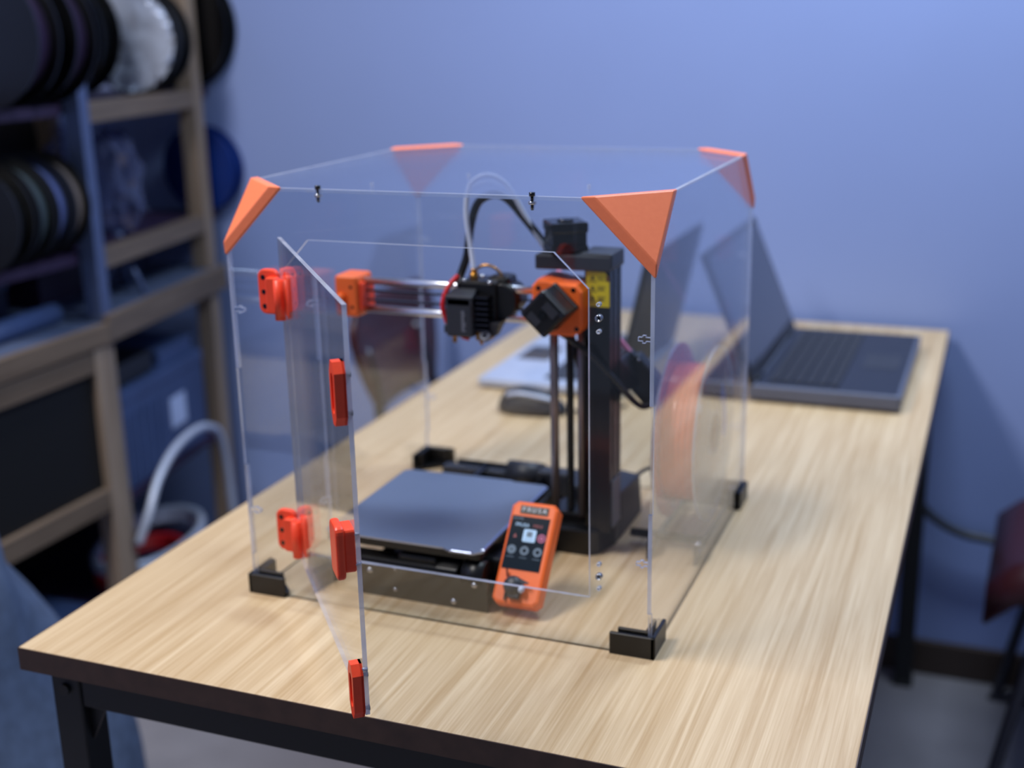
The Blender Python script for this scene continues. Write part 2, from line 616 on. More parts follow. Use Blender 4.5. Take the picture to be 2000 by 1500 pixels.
b = MB(); b.plate([panel_outline(EW, True, True, (0.108, 0.326))] + holes, 0.0, TH, axis='y', side_mi=1)
front = build('front_panel', b, [m_acr, m_edge], enc)
def magnet(x, z):
    b = MB(); b.lathe([(0.0032, 0), (0.0032, 0.004), (0.0024, 0.0046), (0.0024, 0.0038), (0.0018, 0.0038), (0.0018, 0)], 16, mtx=Matrix.Translation((x, 0.003, z)) @ Matrix.Rotation(R(90), 4, 'X'))
    return b
for zc in (0.328, 0.076):
    build('magnet', magnet(0.3882, zc), m_steel, front)
    for dz in (0.0125, -0.0125):
        b = MB(); b.lathe([(0.0013, 0.0), (0.0021, 0.0), (0.0021, 0.0035), (0.0013, 0.0035)], 12, mtx=Matrix.Translation((0.3882, 0.003, zc + dz)) @ Matrix.Rotation(R(90), 4, 'X'), closed=True)
        build('eyelet', b, m_white, front)
b = MB(); b.plate([panel_outline(EW, True, True)], ED - TH, ED, axis='y', side_mi=1)
build('back_panel', b, [m_acr, m_edge], enc)
def sidepoly():
    pts = side_steps(ED, ED - TH, False) + [(ED - CC, EH), (CC, EH)] + side_steps(0.0, TH, False)[::-1]
    return pts
for x0 in (0.0, EW - TH):
    b = MB(); b.plate([sidepoly()], x0, x0 + TH, axis='x', side_mi=1)
    build('side_panel', b, [m_acr, m_edge], enc)
t0 = TH
b = MB(); b.plate([[(CC, t0), (EW - CC, t0), (EW - t0, CC), (EW - t0, ED - CC), (EW - CC, ED - t0), (CC, ED - t0), (t0, ED - CC), (t0, CC)],
                   circ(0.135, 0.06, 0.002, 10), circ(0.2, 0.15, 0.002, 10), circ(0.35, 0.09, 0.002, 10)], EH - TH, EH, axis='z', side_mi=1)
top = build('top_panel', b, [m_acr, m_edge], enc)
for xc in (0.108, 0.326):
    b = MB()
    b.cyl((xc, 0.0015, EH + 0.0034), (xc, 0.0015, EH), 0.0028, 12)
    b.cyl((xc, 0.0015, EH), (xc, 0.0015, EH - 0.0125), 0.0014, 10)
    bo = build('clamp_bolt', b, m_blackg, enc)
    b = MB(); b.cyl((xc, 0.0015, EH - 0.0046), (xc, 0.0015, EH - 0.0072), 0.0032, 6)
    build('nut', b, m_steel, bo)
# orange triangular corner caps
def cap(cx, cy, sx, sy):
    L = 0.0665
    a = Vector((cx + sx * L, cy, EH)); c = Vector((cx, cy + sy * L, EH)); d = Vector((cx, cy, EH - L))
    n = Vector((-sx, -sy, 1)).normalized()
    o = n * 0.0085
    g = (a + c + d) / 3
    def ins(p, k): return g + (p - g) * k
    ptsb = [a - n * 0.002, c - n * 0.002, d - n * 0.002]
    pts1 = [p + n * 0.0045 + (p - g).normalized() * 0.004 for p in (a, c, d)]
    ptst = [ins(p, 0.86) + o for p in (a, c, d)]
    b = MB(); b.hull(ptsb + [p + (p - g).normalized() * 0.003 for p in (a, c, d)] + ptst, bev=0.0012)
    return b
for cx, cy, sx, sy in ((0, 0, 1, 1), (EW, 0, -1, 1), (EW, ED, -1, -1), (0, ED, 1, -1)):
    build('corner_cap', cap(cx, cy, sx, sy), m_cap, enc)
# black corner feet
def foot(cx, cy, sx, sy):
    b = MB()
    def bx(x0, x1, y0, y1, z0, z1):
        xs = sorted((cx + sx * x0, cx + sx * x1)); ys = sorted((cy + sy * y0, cy + sy * y1))
        b.box(xs[0], xs[1], ys[0], ys[1], z0, z1, bev=0.0008, seg=1)
    bx(-0.0045, 0.040, -0.0045, -0.0005, 0, 0.0225)
    bx(-0.0045, -0.0005, -0.0045, 0.040, 0, 0.0225)
    bx(0.0040, 0.034, 0.0036, 0.0072, 0, 0.0245)
    bx(0.0036, 0.0072, 0.0040, 0.034, 0, 0.0245)
    b.plate([[(cx + sx * x, cy + sy * y) for x, y in ((-0.004, -0.004), (0.040, -0.004), (0.040, 0.006), (0.006, 0.040), (-0.004, 0.040))]], 0, 0.0045)
    return b
for cx, cy, sx, sy in ((0, 0, 1, 1), (EW, 0, -1, 1), (EW, ED, -1, -1), (0, ED, 1, -1)):
    build('corner_foot', foot(cx, cy, sx, sy), m_black, enc)
# hinges and the open door
AX = Vector((0.056, -0.012, 0))
DA = R(-50)
door = bpy.data.objects.new('door', None)
def door_m(): return Matrix.Translation(AX) @ Matrix.Rotation(DA, 4, 'Z')
def dbuild(name, mb, mats, parent):
    mb.bm.transform(door_m())
    return build(name, mb, mats, parent)
bpy.data.objects.remove(door)
b = MB(); b.plate([[(0.006, 0.0525), (0.331, 0.0525), (0.331, 0.389), (0.006, 0.389)]], 0.009, 0.0128, axis='y', side_mi=1)
door = dbuild('door', b, [m_acr, m_edge], enc)
door['label'] = 'clear acrylic door swung open on orange hinges'
def bracket(zc, h):
    x0, x1 = 0.3125, 0.3325
    o = [(x0, zc - h / 2 + 0.010), (x0 + 0.006, zc - h / 2), (x1 - 0.006, zc - h / 2), (x1, zc - h / 2 + 0.008), (x1, zc + h / 2 - 0.008), (x1 - 0.006, zc + h / 2), (x0 + 0.006, zc + h / 2), (x0, zc + h / 2 - 0.010)]
    hole = rrect((x0 + x1) / 2 - 0.0045, (x0 + x1) / 2 + 0.0045, zc - h / 2 + 0.009, zc + h / 2 - 0.009, 0.0044)
    b = MB(); b.plate([o, hole], 0.0, 0.009, axis='y'); b.plate([o], 0.0070, 0.009, axis='y')
    return b
for zc, h in ((0.3205, 0.0500), (0.0725, 0.0480)):
    br = dbuild('edge_grip', bracket(zc, h), m_redor, door)
    for dz in (-0.015, 0.015):
        b = MB(); b.cyl((0.3285, 0.009, zc + dz), (0.3285, 0.0125, zc + dz), 0.0015, 10); b.cyl((0.3285, 0.012, zc + dz), (0.3285, 0.0132, zc + dz), 0.0024, 10)
        dbuild('grip_bolt', b, m_blackg, door)
b = MB()
b.plate([rrect(0.309, 0.331, 0.1765, 0.2135, 0.004)], 0.0005, 0.009, axis='y', bev=0.0008)
b.plate([rrect(0.306, 0.3335, 0.1715, 0.2165, 0.006)], -0.0065, 0.0005, axis='y', bev=0.002)
dbuild('door_knob', b, m_redor, door)
for zc in (0.2085, 0.1835, 0.0925):
    b = MB(); b.cyl((0.3295, 0.0085, zc), (0.3295, 0.0130, zc), 0.0015, 10)
    dbuild('knob_screw', b, m_steel, door)
def leaf(zc, s):
    """leaf of a hinge; s=-1 on the front panel, s=+1 on the door"""
    xs = (0.0035, 0.0265)
    o = rrect(xs[0], xs[1], zc - 0.0225, zc + 0.0225, 0.0075, 5)
    b = MB()
    b.plate([[(s * x, z) for x, z in o]], 0.0122 if s > 0 else 0.0045, 0.0165 if s > 0 else 0.0118, axis='y', bev=0.0016)
    if s < 0:
        b.plate([[(s * x, z) for x, z in rrect(0.0005, 0.0135, zc - 0.0200, zc + 0.0160, 0.003)]], -0.0035, 0.006, axis='y', bev=0.0015)
    return b
for zc in (0.3335, 0.0805):
    l1 = leaf(zc, -1)
    l1.cyl((0, 0, zc - 0.026), (0, 0, zc + 0.014), 0.0052, 18)
    l1.bm.transform(Matrix.Translation(AX + Vector((0.009, 0, 0))))
    hg = build('hinge', l1, m_redor, enc)
    l2 = leaf(zc, 1)
    lf = dbuild('door_leaf', l2, m_redor, hg)
    for k, dz in enumerate((-0.0145, 0.0, 0.0145)):
        for s in (-1, 1):
            b = MB(); b.cyl((s * 0.0200, 0.0042 if s < 0 else 0.0163, zc + dz), (s * 0.0200, 0.0052 if s < 0 else 0.0168, zc + dz), 0.0025, 12)
            if s < 0:
                b.bm.transform(Matrix.Translation(AX + Vector((0.009, 0, 0)))); build('screw', b, m_blackg, hg)
            else:
                dbuild('screw', b, m_blackg, hg)

# ================================================================== 3D PRINTER
pr = thing('desktop_3d_printer', 'small black and orange 3D printer standing inside the clear enclosure', '3D printer', (0.2, 0.2, 0), table=True)
b = MB(); b.box(0.078, 0.258, 0.0345, 0.0385, 0.0, 0.0365, bev=0.0006)
fp = build('front_plate', b, m_bronze, pr)
for x, z, r in ((0.123, 0.0285, 0.0034), (0.153, 0.0340, 0.0018), (0.152, 0.0105, 0.0022), (0.2195, 0.0075, 0.0034), (0.2435, 0.0295, 0.0034)):
    b = MB(); b.lathe([(r, 0), (r * 0.92, r * 0.35), (r * 0.55, r * 0.62), (r * 0.1, r * 0.7)], 14, mtx=Matrix.Translation((x, 0.0345, z)) @ Matrix.Rotation(R(90), 4, 'X'))
    build('screw', b, m_steel, fp)
b = MB(); b.box(0.075, 0.262, 0.3705, 0.3745, 0.0, 0.034, bev=0.0006)
build('rear_plate', b, m_blackmetal, pr)
for x in (0.118, 0.204):
    b = MB(); b.cyl((x, 0.0385, 0.0285), (x, 0.3705, 0.0285), 0.005, 14)
    build('bed_rod', b, m_blackg, pr)
b = MB(); b.box(0.103, 0.135, 0.0385, 0.3705, 0.006, 0.020, bev=0.002)
build('base_extrusion', b, m_blackmetal, pr)
b = MB(); b.box(0.192, 0.222, 0.0385, 0.3705, 0.006, 0.020, bev=0.002)
build('base_extrusion', b, m_blackmetal, pr)
b = MB()
b.box(0.088, 0.222, 0.039, 0.064, 0.020, 0.0405, bev=0.003)
b.box(0.150, 0.196, 0.045, 0.075, 0.030, 0.048, bev=0.004)
b.hull([(0.196, 0.04, 0.04), (0.222, 0.04, 0.04), (0.196, 0.06, 0.046), (0.222, 0.07, 0.054), (0.21, 0.075, 0.054), (0.196, 0.07, 0.04), (0.222, 0.075, 0.03), (0.2, 0.04, 0.03)], bev=0.001)
b.cyl((0.228, 0.05, 0.034), (0.252, 0.05, 0.034), 0.016, 20)
b.box(0.226, 0.256, 0.039, 0.070, 0.004, 0.030, bev=0.003)
build('belt_tensioner', b, m_black, pr)
b = MB(); b.box(0.1, 0.22, 0.08, 0.22, 0.034, 0.046, bev=0.003); b.box(0.145, 0.175, 0.06, 0.24, 0.036, 0.044, bev=0.002)
build('bed_carriage', b, m_black, pr)
b = MB(); b.plate([rrect(0.066, 0.247, 0.044, 0.244, 0.005)], 0.052, 0.0605, bev=0.0008)
build('heated_bed', b, m_black, pr)
b = MB()
outl = rrect(0.063, 0.2495, 0.0435, 0.2465, 0.006)
b.plate([[(0.069, 0.0435), (0.205, 0.0435), (0.214, 0.0385), (0.240, 0.0385), (0.2495, 0.047), (0.2495, 0.2405), (0.2435, 0.2465), (0.205, 0.2465), (0.2, 0.2495), (0.112, 0.2495), (0.107, 0.2465), (0.069, 0.2465), (0.063, 0.2405), (0.063, 0.0495)]], 0.0605, 0.0622, side_mi=1, bev=0.0)
sh = build('steel_sheet', b, [m_sheet, m_sheetedge], pr)
b = MB()
for x0, x1, y0, y1 in ((0.2455, 0.2492, 0.05, 0.24), (0.216, 0.239, 0.0388, 0.0425)):
    b.box(x0, x1, y0, y1, 0.0621, 0.0628, bev=0.0003, seg=1)
build('bare_rim', b, m_sheetedge, sh)
# base housing
b = MB()
b.plate([[(0.256, 0.213), (0.266, 0.2035), (0.310, 0.2035), (0.320, 0.2105), (0.330, 0.245), (0.330, 0.27), (0.256, 0.27)]], 0.0, 0.030, bev=0.002)
b.box(0.258, 0.31, 0.225, 0.27, 0.028, 0.042, bev=0.003)
hs = build('base_housing', b, m_black, pr)
b = MB()
b.hull([(0.262, 0.268, 0), (0.331, 0.262, 0), (0.331, 0.355, 0), (0.262, 0.355, 0), (0.262, 0.268, 0.058), (0.329, 0.268, 0.056), (0.329, 0.352, 0.050), (0.262, 0.352, 0.058)], bev=0.003)
build('electronics_box', b, m_darkgrey, pr)
for x, y, z in ((0.272, 0.2032, 0.016), (0.322, 0.2225, 0.0305)):
    b = MB(); b.ball((x, y, z), 0.0025, sub=2)
    build('housing_screw', b, m_steel, hs)
b = MB(); b.cyl((0.150, 0.366, 0.026), (0.196, 0.366, 0.026), 0.0165, 24); b.box(0.196, 0.255, 0.345, 0.37, 0.008, 0.040, bev=0.003); b.box(0.06, 0.15, 0.352, 0.37, 0.016, 0.030, bev=0.003)
build('bed_motor', b, m_darkgrey, pr)
# z tower
b = MB()
x0, x1, y0, y1 = 0.3045, 0.3335, 0.2125, 0.2525
gx, gy = (x0 + x1) / 2, (y0 + y1) / 2
prof = [(x0, y0), (gx - 0.004, y0), (gx - 0.004, y0 + 0.0008), (gx + 0.004, y0 + 0.0008), (gx + 0.004, y0), (x1, y0),
        (x1, gy - 0.012), (x1 - 0.005, gy - 0.012), (x1 - 0.005, gy - 0.006), (x1, gy - 0.006), (x1, gy + 0.006), (x1 - 0.005, gy + 0.006), (x1 - 0.005, gy + 0.012), (x1, gy + 0.012),
        (x1, y1), (x0, y1)]
b.plate([prof], 0.028, 0.332)
tower = build('z_column', b, m_blackg, pr)
b = MB(); b.box(0.3335, 0.3350, 0.218, 0.248, 0.032, 0.088, bev=0.0005)
build('side_cover', b, m_grey, tower)
b = MB()
b.plate([[(0.2515, 0.204), (0.3345, 0.209), (0.3355, 0.2555), (0.2515, 0.2555)]], 0.3275, 0.344, bev=0.002)
b.box(0.300, 0.3360, 0.2095, 0.2555, 0.330, 0.3465, bev=0.002)
tb = build('top_bracket', b, m_darkgrey, pr)
zm = Matrix.Translation((0.2775, 0.229, 0)) @ Matrix.Rotation(R(34), 4, 'Z')
b = MB()
b.box(-0.0205, 0.0205, -0.0205, 0.0205, 0.344, 0.353, bev=0.002, mtx=zm)
b.box(-0.0190, 0.0190, -0.0190, 0.0190, 0.353, 0.366, bev=0.001, mtx=zm)
b.box(-0.0205, 0.0205, -0.0205, 0.0205, 0.366, 0.3775, bev=0.002, mtx=zm)
b.cyl((0.2775, 0.229, 0.377), (0.2775, 0.229, 0.3795), 0.009, 20)
build('z_motor', b, m_blackg, pr)
for x in (0.2640, 0.2965):
    b = MB(); b.cyl((x, 0.226, 0.040), (x, 0.226, 0.317), 0.005, 18)
    build('z_rod', b, mat('z_rod_steel', (150, 140, 140), 0.36, metal=0.75), pr)
b = MB(); b.cyl((0.2805, 0.232, 0.040), (0.2805, 0.232, 0.317), 0.0042, 14)
for k in range(60):
    z = 0.045 + k * 0.0044
    b.lathe([(0.0042, z), (0.0047, z + 0.0011), (0.0042, z + 0.0022)], 12, mtx=Matrix.Translation((0.2805, 0.232, 0)), closed=False)
build('lead_screw', b, m_blackg, pr)
# x axis
oct_ = [(0.2525, 0.270), (0.2605, 0.262), (0.270, 0.259), (0.298, 0.259), (0.307, 0.264), (0.3095, 0.272), (0.3095, 0.308), (0.303, 0.3155), (0.284, 0.3165), (0.268, 0.3195), (0.259, 0.3195), (0.2525, 0.312)]
b = MB(); b.plate([oct_], 0.188, 0.240, axis='y', bev=0.003)
xe = build('x_end_block', b, m_orange, pr)
for x, z in ((0.2605, 0.3105), (0.300, 0.3105), (0.3035, 0.268)):
    b = MB(); b.cyl((x, 0.1876, z), (x, 0.190, z), 0.0026, 12)
    build('screw', b, m_blackg, xe)
xm = Matrix.Translation((0.2815, 0, 0.2925)) @ Matrix.Rotation(R(44), 4, 'Y')
b = MB()
b.box(-0.0185, 0.0185, 0.1430, 0.1520, -0.0185, 0.0185, bev=0.003, mtx=xm)
b.box(-0.0178, 0.0178, 0.1520, 0.1790, -0.0178, 0.0178, bev=0.002, mtx=xm)
b.box(-0.0185, 0.0185, 0.1790, 0.1885, -0.0185, 0.0185, bev=0.002, mtx=xm)
mo = build('x_motor', b, m_black, pr)
for a, c in ((-0.013, 0.013), (0.013, 0.013), (-0.013, -0.013), (0.013, -0.013)):
    q = xm @ Vector((a * 1.12, 0.1429, c * 1.12))
    b = MB(); b.cyl(q, q + Vector((0, -0.0006, 0)), 0.0021, 12)
    build('screw', b, m_darksteel, mo)
b = MB()
b.box(-0.006, 0.011, 0.1424, 0.1430, 0.0045, 0.0145, mtx=xm); b.box(-0.011, 0.004, 0.1424, 0.1430, -0.0145, -0.006, mtx=xm)
build('motor_label', b, m_darkgrey, mo)
b = MB(); b.cyl(xm @ Vector((0, 0.143, 0)), xm @ Vector((0, 0.1415, 0)), 0.0045, 16)
build('motor_cap', b, m_blackg, mo)
for z in (0.3035, 0.2705):
    b = MB(); b.cyl((0.036, 0.205, z), (0.262, 0.205, z), 0.0043, 18)
    build('x_rod', b, m_rod, pr)
for z in (0.2925, 0.2815):
    b = MB(); b.box(0.036, 0.262, 0.202, 0.208, z - 0.0008, z + 0.0008)
    build('x_belt', b, m_black, pr)
b = MB(); b.box(0.0125, 0.0420, 0.186, 0.224, 0.2635, 0.3115, bev=0.004, seg=3)
xi = build('x_idler_block', b, m_orange, pr)
b = MB(); b.lathe([(0.0075, 0), (0.0055, 0.005), (0.0042, 0.0085), (0.002, 0.009)], 18, mtx=Matrix.Translation((0.0215, 0.187, 0.2855)) @ Matrix.Rotation(R(90), 4, 'X'))
build('boss', b, m_orange, xi)
for x, z, y in ((0.0215, 0.2855, 0.1785), (0.0335, 0.2985, 0.1865), (0.0345, 0.2755, 0.1865)):
    b = MB(); b.cyl((x, y, z), (x, y - 0.0008, z), 0.0019, 10)
    build('screw', b, m_blackg, xi)
b = MB(); b.box(0.0415, 0.046, 0.190, 0.220, 0.272, 0.303, bev=0.001)
build('belt_clip', b, m_redor, xi)
# print head
b = MB()
b.box(0.168, 0.212, 0.186, 0.224, 0.262, 0.314, bev=0.003)
b.box(0.196, 0.222, 0.200, 0.228, 0.268, 0.318, bev=0.005)
b.cyl((0.214, 0.19, 0.292), (0.214, 0.228, 0.292), 0.019, 22)
hd = build('print_head', b, m_black, pr)
b = MB()
b.box(0.160, 0.192, 0.166, 0.188, 0.255, 0.3005, bev=0.003)
b.hull([(0.160, 0.166, 0.3005), (0.192, 0.166, 0.3005), (0.163, 0.186, 0.306), (0.190, 0.186, 0.306), (0.160, 0.166, 0.29), (0.192, 0.166, 0.29), (0.160, 0.188, 0.29), (0.192, 0.188, 0.29)], bev=0.001)
build('fan_housing', b, m_darkgrey, hd)
b = MB()
for k in range(7):
    b.box(0.1925, 0.208, 0.172, 0.190, 0.262 + k * 0.006, 0.2642 + k * 0.006)
build('heatsink', b, m_darksteel, hd)
b = MB()
random.seed(3)
z = 0.262
while z < 0.284:
    h = random.choice((0.0015, 0.002, 0.0026))
    b.box(0.1795, 0.1795 + random.choice((0.003, 0.0042, 0.0048)), 0.1653, 0.1661, z, z + h)
    z += h + 0.0007
build('side_lettering', b, m_grey, hd)
b = MB(); b.cyl((0.181, 0.200, 0.309), (0.181, 0.200, 0.321), 0.0050, 6); b.cyl((0.181, 0.200, 0.321), (0.181, 0.200, 0.325), 0.0036, 14)
build('tube_fitting', b, m_brass, hd)
b = MB(); b.box(0.190, 0.206, 0.178, 0.196, 0.250, 0.260, bev=0.001); b.cyl((0.1935, 0.187, 0.2505), (0.1935, 0.187, 0.243), 0.004, 12, r1=0.0012)
build('hot_end', b, m_brass, hd)
b = MB(); b.lathe([(0.0065, 0), (0.0065, 0.004), (0.003, 0.0045), (0.003, 0)], 16, mtx=Matrix.Translation((0.2035, 0.176, 0.256)) @ Matrix.Rotation(R(65), 4, 'X'))
build('cooling_nozzle', b, m_grey, hd)
b = MB(); b.hull([(0.206, 0.176, 0.272), (0.219, 0.176, 0.272), (0.206, 0.2, 0.272), (0.219, 0.2, 0.272), (0.208, 0.178, 0.256), (0.214, 0.178, 0.256), (0.208, 0.19, 0.256), (0.214, 0.19, 0.256)], bev=0.001)
build('air_duct', b, m_darkgrey, hd)
b = MB(); b.tube([(0.166, 0.19, 0.318), (0.160, 0.18, 0.309), (0.156, 0.174, 0.297), (0.155, 0.172, 0.285), (0.159, 0.174, 0.268)], 0.0030, 10)
build('red_wire', b, m_red, hd)
b = MB(); b.tube([(0.169, 0.180, 0.258), (0.175, 0.178, 0.253), (0.182, 0.180, 0.2505)], 0.0022, 8)
build('red_wire', b, m_red, hd)
b = MB(); b.box(0.1625, 0.1665, 0.178, 0.182, 0.2455, 0.2495, bev=0.0005); b.cyl((0.1645, 0.18, 0.2495), (0.1645, 0.18, 0.258), 0.0025, 10)
build('probe_tip', b, m_brass, hd)
b = MB(); b.box(0.154, 0.1685, 0.174, 0.186, 0.257, 0.2655, bev=0.001)
build('probe_bracket', b, m_darkgrey, hd)
b = MB(); b.tube([(0.177, 0.205, 0.318), (0.185, 0.207, 0.326), (0.194, 0.208, 0.328), (0.203, 0.208, 0.325), (0.211, 0.207, 0.318), (0.212, 0.204, 0.308)], 0.0016, 8)
build('amber_wire', b, m_brass, hd)
for x, y, z in ((0.1745, 0.189, 0.3135), (0.196, 0.188, 0.3195), (0.205, 0.186, 0.3135)):
    b = MB(); b.ball((x, y, z), 0.0026, sub=2)
    build('screw', b, m_steel, hd)
b = MB(); b.tube([(0.181, 0.200, 0.322), (0.1755, 0.205, 0.349), (0.1705, 0.207, 0.383), (0.173, 0.209, 0.410), (0.181, 0.212, 0.4215), (0.194, 0.216, 0.4255), (0.207, 0.222, 0.4195), (0.217, 0.226, 0.407), (0.230, 0.231, 0.381), (0.240, 0.235, 0.362), (0.249, 0.240, 0.345), (0.256, 0.248, 0.330)], 0.0028, 10)
build('bowden_tube', b, m_ptfe, pr)
b = MB(); b.tube([(0.166, 0.196, 0.306), (0.1615, 0.206, 0.314), (0.1675, 0.213, 0.337), (0.1715, 0.216, 0.369), (0.178, 0.219, 0.3915), (0.187, 0.222, 0.4005), (0.200, 0.226, 0.4035), (0.213, 0.229, 0.3965), (0.226, 0.232, 0.381), (0.238, 0.236, 0.365), (0.250, 0.244, 0.345), (0.258, 0.25, 0.330)], 0.0046, 10)
build('cable_sleeve', b, m_black, pr)
b = MB(); b.tube([(0.283, 0.192, 0.262), (0.292, 0.198, 0.2545), (0.316, 0.205, 0.2345), (0.339, 0.22, 0.203), (0.352, 0.243, 0.176), (0.360, 0.262, 0.1655), (0.367, 0.29, 0.17), (0.360, 0.31, 0.19)], 0.0034, 10)
build('motor_cable', b, m_black, pr)
b = MB(); b.tube([(0.276, 0.238, 0.262), (0.283, 0.242, 0.23), (0.292, 0.247, 0.195), (0.302, 0.252, 0.16)], 0.0055, 8, rs=lambda t: 1 - 0.5 * t)
build('ribbon_cable', b, m_black, pr)
# filament sensor behind the tower
sm = Matrix.Translation((0.350, 0.300, 0.188)) @ Matrix.Rotation(R(48), 4, 'Y')
b = MB()
b.box(-0.028, 0.028, -0.010, 0.012, -0.013, 0.013, bev=0.003, mtx=sm)
b.box(-0.036, -0.026, -0.006, 0.008, -0.008, 0.008, bev=0.002, mtx=sm)
b.box(-0.01, 0.026, -0.008, 0.010, -0.022, -0.012, bev=0.002, mtx=sm)
b.hull([(0.3335, 0.25, 0.22), (0.3335, 0.25, 0.18), (0.326, 0.30, 0.22), (0.345, 0.30, 0.18), (0.32, 0.25, 0.22), (0.32, 0.25, 0.18), (0.33, 0.31, 0.22), (0.33, 0.31, 0.18)], bev=0.001)
fs = build('filament_sensor', b, m_black, pr)
for a, c in ((-0.022, 0.0105), (0.022, 0.0105), (-0.022, -0.0105), (0.026, -0.005)):
    q = sm @ Vector((a, -0.0105, c))
    b = MB(); b.ball(q, 0.002, sub=1)
    build('screw', b, m_steel, fs)
b = MB(); b.tube([(0.256, 0.262, 0.315), (0.275, 0.276, 0.287), (0.301, 0.288, 0.255), (0.320, 0.295, 0.231), (0.334, 0.299, 0.212)], 0.0032, 10)
build('filament_tube', b, m_pink, pr)
# warning sticker on the tower
b = MB(); b.plate([[(0.3065, 0.2885), (0.3325, 0.2885), (0.3325, 0.3185), (0.3275, 0.3265), (0.3065, 0.3265)]], 0.2119, 0.2124, axis='y')
stk = build('warning_sticker', b, m_yellow, tower)
b = MB()
for z in (0.3195, 0.3085, 0.2975):
    b.plate([[(0.311, z - 0.0015), (0.3165, z - 0.0015), (0.31375, z + 0.003)], [(0.3127, z - 0.0006), (0.3148, z - 0.0006), (0.31375, z + 0.0013)]], 0.2116, 0.2119, axis='y')
    for k, wd in enumerate((0.009, 0.007, 0.008)):
        b.box(0.3192, 0.3192 + wd, 0.2117, 0.2119, z + 0.0016 - k * 0.0018, z + 0.0022 - k * 0.0018)
    b.box(0.3095, 0.3185, 0.2117, 0.2119, z - 0.0040, z - 0.0033)
build('warning_marks', b, m_ink, stk)
b = MB(); b.box(0.3285, 0.3325, 0.2117, 0.2119, 0.3165, 0.3225); b.box(0.3195, 0.3245, 0.2117, 0.2119, 0.2945, 0.2963)
build('brown_marks', b, m_brownink, stk)
# display unit
lm = Matrix.Translation((0.2625, 0.030, 0.0165)) @ Matrix.Rotation(R(50.8), 4, 'X')
LW, LH = 0.0515, 0.110
b = MB()
c = 0.0055
b.plate([[(c, 0), (LW - c, 0), (LW, c), (LW, LH - c), (LW - c, LH), (c, LH), (0, LH - c), (0, c)]], -0.0195, 0.0, mtx=lm, bev=0.0035, seg=2)
lcd = build('display_unit', b, m_orange, pr)
b = MB(); b.box(0.236, 0.268, 0.06, 0.10, 0.008, 0.050, bev=0.003)
build('display_arm', b, m_black, pr)
b = MB(); b.box(0.0035, 0.0450, 0.0365, 0.0935, -0.0004, 0.0005, mtx=lm)
scm = mat('display_glass', (16, 24, 34), 0.12, emit=(20, 36, 46), estr=0.25)
scr = build('screen', b, scm, lcd)
m_ui = mat('screen_white', (150, 180, 210), 0.4, emit=(150, 190, 225), estr=0.35)
m_uid = mat('screen_dim', (70, 90, 110), 0.4, emit=(70, 96, 120), estr=0.3)
m_uip = mat('screen_pink', (150, 70, 110), 0.4, emit=(150, 70, 110), estr=0.35)
m_uir = mat('screen_red', (120, 40, 50), 0.4, emit=(120, 40, 50), estr=0.35)
zz = lm @ Matrix.Translation((0, 0, 0.0006))
b = MB()
b.plate([rrect(0.0195, 0.0335, 0.0665, 0.0800, 0.0015)], 0.0, 0.0003, mtx=zz)
b.text('PRUSA', 0.0052, zz @ Matrix.Translation((0.0165, 0.0840, 0)))
build('screen_icon', b, m_ui, scr)
b = MB(); b.text('HOME', 0.0042, zz @ Matrix.Translation((0.0105, 0.0905, 0)))
b.box(0.0225, 0.0305, 0.0690, 0.0693, 0.0003, 0.0005, mtx=zz); b.box(0.0235, 0.0295, 0.0720, 0.0775, 0.0003, 0.0005, mtx=zz)
for cx in (0.0105, 0.0245, 0.0390):
    b.plate([circ(cx, 0.0570, 0.0048, 20), circ(cx, 0.0570, 0.0022 if cx > 0.02 else 0.0010, 12)], 0.0, 0.0003, mtx=zz)
    b.box(cx - 0.004, cx + 0.004, 0.0490, 0.0496, 0, 0.0003, mtx=zz)
build('screen_icon', b, m_uid, scr)
b = MB(); b.plate([circ(0.0400, 0.0720, 0.0046, 20), circ(0.0400, 0.0720, 0.0032, 16)], 0.0, 0.0003, mtx=zz); b.plate([circ(0.0400, 0.0720, 0.0022, 16)], 0, 0.0003, mtx=zz)
build('screen_icon', b, m_uip, scr)
b = MB(); b.text('MINI', 0.0052, zz @ Matrix.Translation((0.0335, 0.0840, 0))); b.plate([[(0.009, 0.07), (0.013, 0.07), (0.011, 0.0745)]], 0, 0.0003, mtx=zz)
build('screen_icon', b, m_uir, scr)
b = MB(); b.box(0.0105, 0.0415, 0.0965, 0.1050, -0.0004, 0.0008, bev=0.0003, seg=1, mtx=lm)
lp = build('logo_plate', b, m_black, lcd)
b = MB()
for k, ch in enumerate('PRUSA'):
    b.text(ch, 0.0066, lm @ Matrix.Translation((0.0145 + k * 0.00575, 0.1008, 0.0010)))
build('logo_letters', b, m_white, lp)
# control knob (dark figure-shaped)
km = lm @ Matrix.Translation((0.0225, 0.0185, 0))
b = MB()
b.lathe([(0.0098, 0.0005), (0.0104, 0.004), (0.0098, 0.008), (0.0072, 0.0112), (0.003, 0.0125), (0.0003, 0.0127)], 24, mtx=km)
b.hull([km @ Vector(p) for p in ((-0.0095, 0.008, 0.004), (-0.0075, 0.0085, 0.004), (-0.0085, 0.008, 0.0062), (-0.0120, 0.0165, 0.004), (-0.0100, 0.0168, 0.004), (-0.011, 0.0165, 0.006))])
b.hull([km @ Vector(p) for p in ((0.002, 0.008, 0.006), (0.004, 0.002, 0.010), (0.004, 0.004, 0.005), (0.017, 0.0045, 0.0075), (0.0165, 0.003, 0.0078), (0.007, 0.0078, 0.009))])
b.hull([km @ Vector(p) for p in ((-0.0095, -0.003, 0.002), (-0.0045, -0.008, 0.002), (-0.007, -0.006, 0.006), (-0.0085, -0.015, 0.002), (-0.0065, -0.0155, 0.003))])
